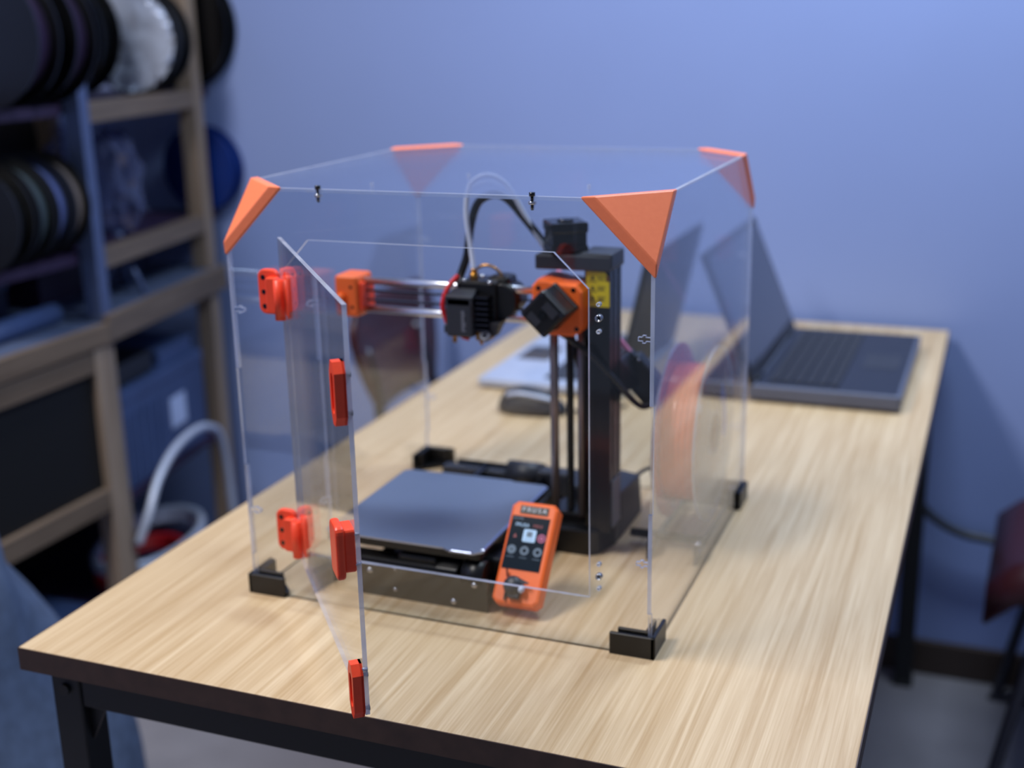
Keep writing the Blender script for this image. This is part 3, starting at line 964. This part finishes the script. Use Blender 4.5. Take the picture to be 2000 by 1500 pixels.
b.box(-0.004, 0.009, -0.013, -0.004, 0.001, 0.007, bev=0.002, mtx=km)
kn = build('control_knob', b, m_darkgrey, lcd)
b = MB(); b.ball(km @ Vector((0.0100, -0.0025, 0.006)), 0.0042, 0.8, 1.3, 1)
build('white_patch', b, m_ptfe, kn)
# rear cable with plug
b = MB(); b.tube([(0.322, 0.345, 0.046), (0.330, 0.365, 0.050), (0.336, 0.385, 0.047), (0.345, 0.398, 0.040)], 0.0024, 8); b.cyl((0.331, 0.392, 0.045), (0.350, 0.398, 0.045), 0.012, 20)
build('rear_plug', b, m_black, pr)

# ================================================================== SPOOL AND STAND
SY, SZ = 0.322, 0.1215
sx0, sx1 = 0.378, 0.4265
st = thing('spool_stand', 'low dark spool stand with steel screws under the orange spool', 'spool stand', (0.4, SY, 0), table=True)
for x in (0.3745, 0.4285):
    b = MB()
    o = [(SY - 0.105, 0.0), (SY - 0.078, 0.0), (SY - 0.07, 0.006), (SY + 0.07, 0.006), (SY + 0.078, 0.0), (SY + 0.105, 0.0), (SY + 0.100, 0.020), (SY + 0.080, 0.022), (SY + 0.060, 0.014), (SY - 0.06, 0.014), (SY - 0.080, 0.022), (SY - 0.100, 0.020)]
    b.plate([o], x, x + 0.003, axis='x', side_mi=0)
    pl = build('side_plate', b, m_darkgrey, st)
    for y in (SY - 0.091, SY + 0.091):
        b = MB(); b.ball((x + 0.0015, y, 0.0205), 0.0042, 1, 1, 0.7); b.cyl((x - 0.003, y, 0.011), (x + 0.005, y, 0.011), 0.003, 10)
        build('screw', b, m_steel, pl)
for y in (SY - 0.062, SY + 0.062):
    b = MB(); b.cyl((0.3445, y, 0.0125), (0.4315, y, 0.0125), 0.0050, 16)
    build('roller_bar', b, m_black, st)
sp = thing('filament_spool', 'clear spool wound with glowing orange filament inside the enclosure', 'filament spool', (0.4025, SY, SZ), table=True)
RX = Matrix.Rotation(R(90), 4, 'Y')
def flange(x, name, m):
    b = MB()
    loops = [circ(SY, SZ, 0.1025, 56), circ(SY, SZ, 0.026, 28)]
    for k in range(3):
        a = R(25 + 120 * k)
        loops.append(circ(SY + 0.092 * math.cos(a), SZ + 0.092 * math.sin(a), 0.005, 10))
    b.plate(loops, x, x + 0.0028, axis='x', side_mi=1)
    return build(name, b, [m, m_edge], sp)
fl = flange(sx0, 'flange', m_acr3)
fr = flange(sx1 - 0.0028, 'flange', m_acr2)
b = MB(); b.lathe([(0.0775, 0.0), (0.0780, 0.0022), (0.079, 0.012), (0.0795, 0.022), (0.0785, 0.034), (0.0778, 0.0412), (0.0775, 0.0418), (0.03, 0.0418), (0.03, 0.0)], 64, mtx=Matrix.Translation((sx0 + 0.003, SY, SZ)) @ RX, closed=True)
fil = build('filament_winding', b, m_filament, sp)
b = MB()
for k in range(22):
    x = sx0 + 0.004 + k * 0.0019
    r = 0.0785 + 0.0012 * math.sin(k * 1.9) + 0.0004 * (k % 3)
    b.lathe([(r, -0.00085), (r + 0.00075, -0.0004), (r + 0.00075, 0.0004), (r, 0.00085)], 56, mtx=Matrix.Translation((x, SY, SZ)) @ RX, closed=True)
build('filament_strands', b, m_filament, fil)
b = MB(); b.lathe([(0.0255, -0.0005), (0.0255, sx1 - sx0 + 0.0005), (0.0235, sx1 - sx0 + 0.0005), (0.0235, -0.0005)], 32, mtx=Matrix.Translation((sx0, SY, SZ)) @ RX, closed=True)
build('hub', b, m_acr2, sp)
b = MB()
a0, a1 = R(-20), R(62)
N = 14
outer = [(SY + 0.060 * math.cos(a0 + (a1 - a0) * i / N), SZ + 0.060 * math.sin(a0 + (a1 - a0) * i / N)) for i in range(N + 1)]
inner = [(SY + 0.040 * math.cos(a1 + (a0 - a1) * i / N), SZ + 0.040 * math.sin(a1 + (a0 - a1) * i / N)) for i in range(N + 1)]
b.plate([outer + inner], sx1, sx1 + 0.0004, axis='x')
build('spool_label', b, m_hub, fr)

# ================================================================== LAPTOPS AND MOUSE
def laptop(name, label, loc, width, depth, side, lid_deg, lid_h, m_body, m_deck, m_lidback, hgt=0.022, group=None):
    """width along y, depth along x; side=+1: hinge on the low-x side, keys towards +x"""
    t = thing(name, label, 'laptop', (loc[0], loc[1], T))
    s = side
    def bx(bm, a0, a1, *r, **k):
        xs = sorted((s * a0, s * a1)); bm.box(xs[0], xs[1], *r, **k)
    b = MB(); bx(b, 0, depth, -width / 2, width / 2, 0.004, hgt, bev=0.004)
    base = build('base', b, m_body, t)
    for yy in (-width / 2 + 0.03, width / 2 - 0.03):
        for a in (0.03, depth - 0.03):
            b = MB(); b.cyl((s * a, yy, 0), (s * a, yy, 0.0055), 0.007, 12)
            build('rubber_foot', b, m_black, base)
    b = MB(); bx(b, 0.012, depth - 0.006, -width / 2 + 0.006, width / 2 - 0.006, hgt - 0.0005, hgt + 0.0006)
    deck = build('palm_rest', b, m_deck, base)
    for r_ in range(6):
        b = MB()
        kx = 0.028 + r_ * 0.0185
        n = 15
        kw = (width - 0.05) / n
        for k in range(n):
            y = -(width - 0.05) / 2 + k * kw
            bx(b, kx, kx + 0.0155, y + 0.0012, y + kw - 0.0012, hgt + 0.0005, hgt + 0.0030, bev=0.0008, seg=1)
        build('key_row', b, m_key, deck)
    b = MB(); bx(b, depth - 0.075, depth - 0.018, -0.05, 0.04, hgt + 0.0005, hgt + 0.0010)
    build('touchpad', b, m_darkgrey, deck)
    lidm = Matrix.Translation((s * 0.006, 0, hgt - 0.002)) @ Matrix.Rotation(R(-s * lid_deg), 4, 'Y')
    b = MB(); b.box(-0.004, 0.004, -width / 2, width / 2, 0.0, lid_h, bev=0.003, mtx=lidm)
    lid = build('lid', b, m_lidback, t)
    b = MB(); xs = sorted((s * 0.0042, s * 0.0048)); b.box(xs[0], xs[1], -width / 2 + 0.014, width / 2 - 0.014, 0.022, lid_h - 0.012, mtx=lidm)
    build('display', b, m_screen, lid)
    for yy in (-width / 2 + 0.05, width / 2 - 0.05):
        b = MB(); b.cyl((s * 0.006, yy - 0.025, hgt - 0.001), (s * 0.006, yy + 0.025, hgt - 0.001), 0.006, 14)
        build('hinge', b, m_black, t)
    return t
laptop('laptop', 'open dark grey laptop with black keyboard deck at the far table corner', (0.362, 1.055), 0.405, 0.232, 1, 22.5, 0.222, mat('laptop_grey_shell', (92, 98, 118), 0.4), m_kbd, m_lid, hgt=0.028)
laptop('laptop', 'open silver laptop behind the enclosure, its lid seen from behind', (0.168, 0.975), 0.365, 0.245, -1, 13.0, 0.222, m_silver, m_silver, m_lid, hgt=0.018)

ms = thing('computer_mouse', 'dark grey computer mouse beside the silver laptop', 'mouse', (0.058, 0.695, T), R(4))
def mouse_shape(z0=0.0, k=1.0):
    b = bmesh.new()
    bmesh.ops.create_uvsphere(b, u_segments=28, v_segments=16, radius=1)
    for v in b.verts:
        x, y, z = v.co
        wd = 0.031 * (1 - 0.12 * (1 - abs(x)))
        hx = 0.036 * (1 - 0.25 * x) if z > 0 else 0.004
        v.co = Vector((x * 0.056 * k, y * wd * k, max(z, -0.15) * hx * k + 0.0045 + z0))
    for f in b.faces:
        f.smooth = True
    return b
b = MB(); b._merge(mouse_shape()); build('mouse_body', b, m_darkgrey, ms)
b = MB(); b.tube([(0.044, -0.012, 0.0235), (0.02, -0.020, 0.0305), (-0.012, -0.022, 0.0350), (-0.036, -0.018, 0.031)], 0.0035, 8)
build('side_strip', b, m_silver, ms)
b = MB(); b.cyl((0.028, -0.004, 0.029), (0.028, 0.004, 0.029), 0.007, 16)
build('scroll_wheel', b, m_black, ms)
tag(build('mouse_cable', (lambda q: q.tube([(0.116, 0.70, 0.006), (0.14, 0.715, 0.0035), (0.165, 0.74, 0.0035), (0.19, 0.76, 0.0035)], 0.0022, 8))(MB()), m_black, None, loc=(0, 0, T)), 'thin black cable between computer mouse and silver laptop', 'cable')
rc = thing('marker_pot', 'small red plastic bottle standing between the two laptops', 'bottle', (0.293, 0.985, T))
b = MB(); b.lathe([(0.015, 0), (0.0165, 0.003), (0.0165, 0.035), (0.013, 0.042), (0.008, 0.046)], 20)
build('bottle_body', b, m_red, rc)
b = MB(); b.lathe([(0.009, 0.0455), (0.009, 0.058), (0.006, 0.060)], 16)
build('bottle_cap', b, m_black, rc)
rc.name = 'small_bottle'

# ================================================================== CHAIRS
def chair(name, label, loc, rotz, seat_h=0.45, group=None):
    """plywood shell chair, front towards +x of its own frame"""
    t = thing(name, label, 'chair', loc, rotz, group)
    def shell(rows, thick):
        bm = bmesh.new()
        grid = [[bm.verts.new(p) for p in row] for row in rows]
        for a, c in zip(grid, grid[1:]):
            for i in range(len(a) - 1):
                f = bm.faces.new((a[i], a[i + 1], c[i + 1], c[i])); f.smooth = True
        bmesh.ops.recalc_face_normals(bm, faces=list(bm.faces))
        bmesh.ops.solidify(bm, geom=list(bm.faces), thickness=thick)
        m = MB(); m._merge(bm); return m
    rows = []
    for i in range(11):
        u = i / 10
        x = -0.19 + 0.39 * u
        z = seat_h - 0.012 * math.sin(u * math.pi) - (0.065 * max(0, (u - 0.72) / 0.28) ** 2)
        wd = 0.19 + 0.015 * u
        rows.append([(x, wd * v, z + 0.012 * v * v - 0.055 * max(0, (abs(v) - 0.8) / 0.2) ** 2) for v in [k / 6 - 1 for k in range(13)]])
    build('seat', shell(rows, 0.012), m_maroon, t)
    rows = []
    for i in range(11):
        u = i / 10
        z = 0.59 + 0.215 * u
        wd = (0.135 + 0.06 * math.sin(min(1, u * 1.25) * math.pi / 2)) * (1 - 0.22 * max(0, (u - 0.72) / 0.28) ** 2)
        rows.append([(-0.215 - 0.035 * u - 0.025 * (1 - v * v), wd * v, z) for v in [k / 6 - 1 for k in range(13)]])
    build('backrest', shell(rows, 0.012), m_maroon, t)
    for s in (-1, 1):
        b = MB(); b.tube([(0.085, s * 0.13, seat_h - 0.024), (0.100, s * 0.15, seat_h - 0.075), (0.170, s * 0.2, 0.02), (0.155, s * 0.2, 0.0115), (-0.05, s * 0.2, 0.0115), (-0.2, s * 0.2, 0.0115)], 0.011, 10, smooth=5)
        build('leg', b, m_darksteel, t)
        b = MB(); b.tube([(-0.2, s * 0.2, 0.0115), (-0.225, s * 0.195, 0.03), (-0.20, s * 0.17, seat_h - 0.03), (-0.215, s * 0.13, 0.60), (-0.245, s * 0.115, 0.72)], 0.011, 10, smooth=5)
        build('leg', b, m_darksteel, t)
    b = MB(); b.cyl((0.085, -0.135, seat_h - 0.034), (0.085, 0.135, seat_h - 0.034), 0.010, 10); b.cyl((-0.2, -0.17, seat_h - 0.03), (-0.2, 0.17, seat_h - 0.03), 0.010, 10)
    build('cross_tube', b, m_darksteel, t)
    return t
chair('shell_chair', 'maroon shell chair with tapered back, behind the silver laptop and enclosure', (-0.185, 1.175, 0), R(2))
chair('shell_chair', 'maroon shell chair on steel legs by the skirting and thick dark cable', (0.945, 1.175, 0), R(178), seat_h=0.465)
tag(build('power_cable', (lambda q: q.tube([(0.56, 1.418, -0.30), (0.60, 1.418, -0.345), (0.625, 1.418, -0.375), (0.661, 1.418, -0.398), (0.70, 1.418, -0.411), (0.739, 1.418, -0.415), (0.85, 1.418, -0.43), (0.95, 1.42, -0.50), (1.0, 1.42, -0.60), (1.02, 1.42, -0.731)], 0.009, 10))(MB()), m_darkgrey, None, loc=(0, 0, T)), 'thick dark cable sagging from table leg towards the chair', 'cable')

# ================================================================== SHELVING ON THE LEFT
# near bench with black framed board below
bn = thing('workbench', 'grey-topped workbench with a black framed board under it', 'workbench', (-1.1, 0.4, 0))
OFF[bn.name] = Vector((-1.1, 0.4, 0))
b = MB(); b.plate([[(-1.50, -0.45), (-0.90, -0.45), (-0.90, 0.866), (-1.50, 0.765)]], 0.765, 0.778, bev=0.002)
build('worktop', b, m_bench, bn)
b = MB(); b.box(-0.902, -0.888, -0.45, 0.868, 0.735, 0.7785, bev=0.002)
build('front_edge', b, m_piney, bn)
b = MB(); b.box(-0.93, -0.892, 0.822, 0.868, 0.0, 0.735, bev=0.003); build('post', b, m_pine, bn)
b = MB(); b.box(-0.93, -0.892, -0.40, -0.355, 0.0, 0.735, bev=0.003); build('post', b, m_pine, bn)
b = MB(); b.box(-1.48, -1.44, 0.70, 0.745, 0.0, 0.765, bev=0.003); build('post', b, m_pine, bn)
b = MB(); b.box(-1.48, -1.44, -0.40, -0.355, 0.0, 0.765, bev=0.003); build('post', b, m_pine, bn)
b = MB(); b.box(-0.926, -0.893, -0.355, 0.822, 0.688, 0.733, bev=0.002); build('rail', b, m_piney, bn)
b = MB(); b.box(-0.926, -0.893, -0.355, 0.822, 0.405, 0.450, bev=0.002); build('rail', b, m_piney, bn)
b = MB(); b.box(-0.918, -0.906, -0.355, 0.822, 0.45, 0.688); build('black_board', b, m_board, bn)
b = MB(); b.box(-1.46, -0.93, -0.355, 0.76, 0.12, 0.14); build('lower_shelf', b, m_purple, bn)

# far shelving unit (slightly turned)
sh = thing('shelving_unit', 'wooden shelving unit with pine posts holding filament spools', 'shelf', (-0.905, 0.872, 0), R(9.5))
def sbx(name, x0, x1, y0, y1, z0, z1, m, bev=0.002):
    b = MB(); b.box(x0, x1, y0, y1, z0, z1, bev=bev)
    return build(name, b, m, sh, off=False)
sbx('worktop', -0.42, 0.0, 0.0, 0.545, 0.765, 0.790, m_bench)
sbx('front_edge', 0.0, 0.012, 0.0, 0.545, 0.735, 0.7905, m_piney)
sbx('post', -0.045, -0.004, 0.485, 0.525, 0.0, 0.735, m_pine)
sbx('post', -0.045, -0.004, 0.485, 0.525, 0.79, 1.95, m_pine)
sbx('post', -0.42, -0.38, 0.505, 0.545, 0.0, 1.95, m_pine)
sbx('post', -0.045, -0.006, 0.004, 0.040, 0.0, 0.735, m_pine)
sbx('post', -0.43, -0.39, 0.0, 0.04, 0.0, 1.95, m_pine)
b = MB()
b.plate([[(-0.034, 0.0), (0.0, 0.0), (0.0, 0.034), (-0.003, 0.034), (-0.003, 0.003), (-0.034, 0.003)]], 0.79, 1.95)
b.box(-0.033, -0.002, 0.002, 0.033, 0.792, 1.95, bev=0.003)
build('metal_post', b, m_galv, sh, off=False)
for z in (0.905, 1.185):
    sbx('shelf_board', -0.40, -0.012, 0.04, 0.572, z - 0.012, z + 0.008, m_purple)
    sbx('shelf_rail', -0.030, -0.006, 0.04, 0.485, z - 0.030, z + 0.010, m_piney)
sbx('lower_shelf', -0.40, -0.02, 0.04, 0.505, 0.375, 0.393, m_purple)
sbx('lower_shelf', -0.40, -0.02, 0.04, 0.505, 0.105, 0.123, m_purple)
sbx('unlit_backing', -0.44, -0.43, 0.0, 0.545, 0.0, 1.95, m_board)  # black sheet stands in for the unlit depth of the shelves
rk = thing('bench_rack', 'dark shelf rack of black boards standing on the grey workbench', 'shelf', (-1.15, 0.5, 0.7782))
OFF[rk.name] = Vector((-1.15, 0.5, 0.7782))
for z in (0.905, 1.185):
    b = MB(); b.plate([[(-1.44, 0.05), (-0.935, 0.05), (-0.935, 0.855), (-1.44, 0.772)]], z - 0.012, z + 0.008); build('shelf_board', b, m_purple, rk)
for y in (0.06, 0.745):
    b = MB(); b.box(-1.44, -1.41, y, y + 0.02, 0.7782, 1.95, bev=0.002); build('upright', b, m_blackmetal, rk)
b = MB(); b.box(-1.452, -1.44, 0.05, 0.768, 0.7782, 1.95); build('unlit_backing', b, m_board, rk)  # same painted darkness behind the rack

def shelf_pt(x, y, z):
    c, s = math.cos(R(9.5)), math.sin(R(9.5))
    return Vector((-0.905 + x * c - y * s, 0.872 + x * s + y * c, z))

# spools (axis along y of the shelf)
RY = Matrix.Rotation(R(90), 4, 'X')
def shelf_spool(label, x, y, z, r, wid, mfl, mfil, group, tilt=0, at=None):
    t = thing('filament_spool', label, 'filament spool', at or shelf_pt(x, y, z), R(9.5 + tilt), group)
    for yy in (0.0, wid - 0.004):
        b = MB(); b.plate([circ(0, r, r, 40), circ(0, r, r * 0.27, 20)], yy, yy + 0.004, axis='y')
        build('flange', b, mfl, t, off=False)
    b = MB(); b.lathe([(r * 0.84, 0), (r * 0.86, wid * 0.5), (r * 0.84, wid - 0.008), (r * 0.3, wid - 0.008), (r * 0.3, 0)], 36, mtx=Matrix.Translation((0, wid - 0.004, r)) @ RY, closed=True)
    build('filament_winding', b, mfil, t, off=False)
    b = MB(); b.lathe([(r * 0.28, 0), (r * 0.28, wid), (r * 0.22, wid), (r * 0.22, 0)], 24, mtx=Matrix.Translation((0, wid, r)) @ RY, closed=True)
    build('hub', b, mfl, t, off=False)
    return t
z1, z2 = 1.1935, 0.9135
shelf_spool('large black spool behind the pine post on the upper shelf', 0, 0, z1, 0.135, 0.038, m_blackg, m_black, 'spools on the upper shelf', tilt=-9.5, at=(-1.062, 1.4065, z1))
s_ = shelf_spool('large spool with a crumpled silver film face on the upper shelf', -0.062, 0.33, z1, 0.110, 0.065, m_black, m_darkgrey, 'spools on the upper shelf')
random.seed(11)
bm = bmesh.new()
bmesh.ops.create_grid(bm, x_segments=14, y_segments=14, size=1.0)
for v in bm.verts:
    a = Vector((v.co.x, v.co.y))
    q = max(abs(a.x), abs(a.y)); L = a.length or 1
    k = q / L if L else 1
    v.co = Vector((v.co.x * k * 0.104, -0.006 - random.random() * 0.012 * (1 - 0.6 * q), 0.110 + v.co.y * k * 0.104))
for f in bm.faces: f.smooth = True
bmesh.ops.solidify(bm, geom=list(bm.faces), thickness=0.0006)
b = MB(); b._merge(bm); build('silver_film', b, mat('silver_film', (205, 215, 240), 0.3, metal=0.35), s_, off=False)
for k, (y, lab) in enumerate(((0.16, 'black spool between the metal post and the silver-faced spool'), (-0.08, 'black spool on the rack over the workbench, next to the metal post'), (-0.20, 'black spool on the rack over the workbench, second from the metal post'))):
    shelf_spool(lab, -0.065 if k else -0.150, y, z1, 0.125, 0.07, m_blackg, m_purple if k else m_black, 'spools on the upper shelf')
shelf_spool('dark blue spool behind the pine post on the middle shelf', 0, 0, z2, 0.098, 0.038, m_blue, m_blue, 'spools on the middle shelf', tilt=-9.5, at=(-1.035, 1.4065, z2))
for y, mf, lab in ((-0.250, m_black, 'black spool beside the green-grey one in the lower rack row'), (-0.185, m_greengrey, 'spool of green-grey filament on the middle shelf'), (-0.125, m_lilac, 'spool of lilac-blue filament on the middle shelf'), (-0.066, m_beige, 'spool of beige filament next to the metal post')):
    shelf_spool(lab, -0.085, y, z2, 0.098, 0.05, m_black, mf, 'spools on the middle shelf')

def crumple(name, label, cat, center, size, m, seed, squash=1.0, group=None):
    random.seed(seed)
    bm = bmesh.new()
    bmesh.ops.create_icosphere(bm, subdivisions=3, radius=1)
    for v in bm.verts:
        n = v.co.normalized()
        k = 0.78 + 0.34 * random.random()
        v.co = Vector((n.x * size[0] * k, n.y * size[1] * k, max(n.z, -0.8) * size[2] * k))
    lo = min(v.co.z for v in bm.verts)
    for v in bm.verts: v.co.z -= lo
    b = MB(); b._merge(bm)
    o = build(name, b, m, None, loc=center)
    return tag(o, label, cat, group)
crumple('plastic_bag', 'crumpled clear plastic bag beside the blue spool on the middle shelf', 'plastic bag', shelf_pt(-0.085, 0.235, z2), (0.070, 0.075, 0.12), m_bag, 5)
crumple('plastic_bag', 'crumpled clear plastic bag behind the metal post on the middle shelf', 'plastic bag', shelf_pt(-0.095, 0.090, z2), (0.065, 0.042, 0.125), m_bag, 6)

def carton(name, label, cat, c, sx, sy, sz, m, rz=9.5, lid=None, group=None):
    t = thing(name, label, cat, c, R(rz), group)
    b = MB(); b.plate([[(-sx / 2, -sy / 2), (sx / 2, -sy / 2), (sx / 2, sy / 2), (-sx / 2, sy / 2)]], 0, sz * 0.86)
    build('box_body', b, m, t, off=False)
    b = MB(); b.box(-sx / 2 - 0.004, sx / 2 + 0.004, -sy / 2 - 0.004, sy / 2 + 0.004, sz * 0.86, sz, bev=0.003)
    build('box_lid', b, lid or m, t, off=False)
    return t
# clutter on the two worktops
carton('storage_box', 'low navy box on the worktop under the middle shelf', 'box', shelf_pt(-0.22, 0.37, 0.79), 0.16, 0.2, 0.06, m_navy)
carton('storage_box', 'dark purple box on the worktop behind the metal post', 'box', shelf_pt(-0.24, 0.13, 0.79), 0.16, 0.17, 0.075, m_purple)
carton('storage_box', 'flat navy case on the grey workbench left of the metal post', 'box', (-1.16, 0.66, 0.778), 0.2, 0.26, 0.085, m_navy, 0, m_bin)
t = thing('phone_tripod', 'pale grey spread-leg tripod leaning on the shelving worktop', 'tripod', shelf_pt(-0.07, 0.215, 0.79))
b = MB(); b.cyl((0, 0, 0.085), (0, 0, 0.13), 0.011, 14); build('tripod_head', b, m_galv, t, off=False)
for dx, dy in ((0.058, -0.005), (-0.03, -0.05), (-0.03, 0.05)):
    b = MB(); b.cyl((dx, dy, 0.0), (dx * 0.08, dy * 0.08, 0.092), 0.007, 10); build('leg', b, m_galv, t, off=False)
b = MB(); b.cyl((0, 0, 0), (0, 0, 0.19), 0.016, 18)
t = thing('cardboard_roll', 'pale blue-grey rolled sheet lying on the grey workbench', 'paper roll', (-0.965, 0.66, 0.7785))
b = MB(); b.cyl((0, -0.17, 0.02), (-0.02, 0.17, 0.02), 0.02, 20); build('roll', b, m_bin, t, off=False)
b = MB(); b.cyl((0, -0.171, 0.02), (0, -0.172, 0.02), 0.008, 14); build('roll_core', b, m_black, t, off=False)
tag(build('paper_pad', (lambda q: q.box(-0.05, 0.05, -0.09, 0.07, 0, 0.007, bev=0.001))(MB()), m_clabel, None, loc=(-0.937 - 0.015, 0.50, 0.7785 + 0.0)), 'white paper pad lying at the front of the grey workbench', 'paper')
bpy.data.objects['paper_pad'].location = (-0.955, 0.49, 0.7785)

# below the far worktop
t = carton('storage_bin', 'grey-blue plastic bin with white paper label under the shelving worktop', 'storage bin', shelf_pt(-0.155, 0.265, 0.393), 0.25, 0.37, 0.215, m_bin)
b = MB(); b.box(0.125, 0.1262, 0.02, 0.092, 0.07, 0.14)
build('paper_label', b, m_clabel, t, off=False)
for k in range(5):
    b = MB(); b.box(0.124, 0.128, -0.165 + k * 0.032, -0.153 + k * 0.032, 0.01, 0.16, bev=0.001)
    build('rib', b, m_bin, t, off=False)
carton('storage_box', 'pale blue flat box lying on the grey-blue bin', 'box', shelf_pt(-0.13, 0.36, 0.6085), 0.17, 0.16, 0.035, m_bin)
carton('storage_box', 'black flat box lying on the grey-blue bin', 'box', shelf_pt(-0.13, 0.17, 0.6085), 0.17, 0.16, 0.05, m_black)
t = tag(build('white_hose', (lambda q: q.tube([shelf_pt(0.01, 0.02, 0.30), shelf_pt(0.03, 0.04, 0.36), shelf_pt(0.03, 0.09, 0.415), shelf_pt(0.03, 0.17, 0.455), shelf_pt(0.03, 0.27, 0.467), shelf_pt(0.03, 0.35, 0.45), shelf_pt(0.025, 0.41, 0.40), shelf_pt(0.022, 0.44, 0.25), shelf_pt(0.022, 0.45, 0.010)], 0.009, 10))(MB()), m_silver, None), 'pale hose arching in front of the grey-blue bin', 'hose')
t = tag(build('red_cable_coil', (lambda q: q.tube([shelf_pt(-0.12 + 0.085 * math.cos(a * 0.7), 0.25 + 0.13 * math.sin(a * 0.7), 0.131 + 0.012 * (a / 9)) for a in range(0, 28)], 0.008, 8, smooth=3))(MB()), m_red, None), 'coiled red cable on the lowest shelf', 'cable')
t = tag(build('grey_cable_coil', (lambda q: q.tube([shelf_pt(-0.10 + 0.10 * math.cos(a * 0.7 + 1), 0.26 + 0.17 * math.sin(a * 0.7 + 1), 0.185 + 0.012 * (a / 9)) for a in range(0, 22)], 0.010, 8, smooth=3))(MB()), m_silver, None), 'coiled pale grey cable lying over the red cable', 'cable')
# trays below the black framed board
t = thing('plastic_tray', 'blue-grey plastic tray with a green end under the black framed board', 'tray', (-1.03, 0.63, 0.14))
b = MB(); b.box(-0.10, 0.10, -0.17, 0.17, 0, 0.05, bev=0.004); build('tray_body', b, m_bin, t, off=False)
b = MB(); b.box(-0.104, 0.104, -0.174, 0.174, 0.042, 0.055, bev=0.003); build('tray_rim', b, m_bin, t, off=False)
b = MB(); b.box(0.10, 0.106, 0.10, 0.172, 0.004, 0.036, bev=0.002); build('green_end', b, m_green, t, off=False)

# grey-blue fabric beside the table corner
bm = bmesh.new()
NU, NV = 48, 30
grid = []
for i in range(NU + 1):
    row = []
    for j in range(NV + 1):
        u, v = i / NU, j / NV
        ang = 2 * math.pi * u
        fold = 0.030 * math.sin(ang * 5 + v * 3) * v + 0.018 * math.sin(ang * 9 + 1.3 - v * 5) * v + 0.02 * math.sin(v * 9 + ang * 2)
        rr = 0.05 + 0.27 * v ** 0.85 + fold
        x = rr * math.cos(ang) * 0.72
        y = rr * math.sin(ang) * 1.0
        z = 0.70 * (1 - v ** 1.15) + 0.012 * math.sin(ang * 3 + v * 6)
        row.append(bm.verts.new((x, y, max(0.0, z))))
    grid.append(row)
for i in range(NU):
    for j in range(NV):
        try:
            f = bm.faces.new((grid[i][j], grid[i][j + 1], grid[i + 1][j + 1], grid[i + 1][j])); f.smooth = True
        except ValueError:
            pass
bm.faces.new([grid[i][0] for i in range(NU)])
bmesh.ops.remove_doubles(bm, verts=list(bm.verts), dist=1e-5)
bmesh.ops.recalc_face_normals(bm, faces=list(bm.faces))
b = MB(); b._merge(bm)
tag(build('draped_jacket', b, m_fabric, None, loc=(-0.66, 0.17, 0.0)), 'grey-blue fabric heaped in loose folds beside the table corner', 'jacket')
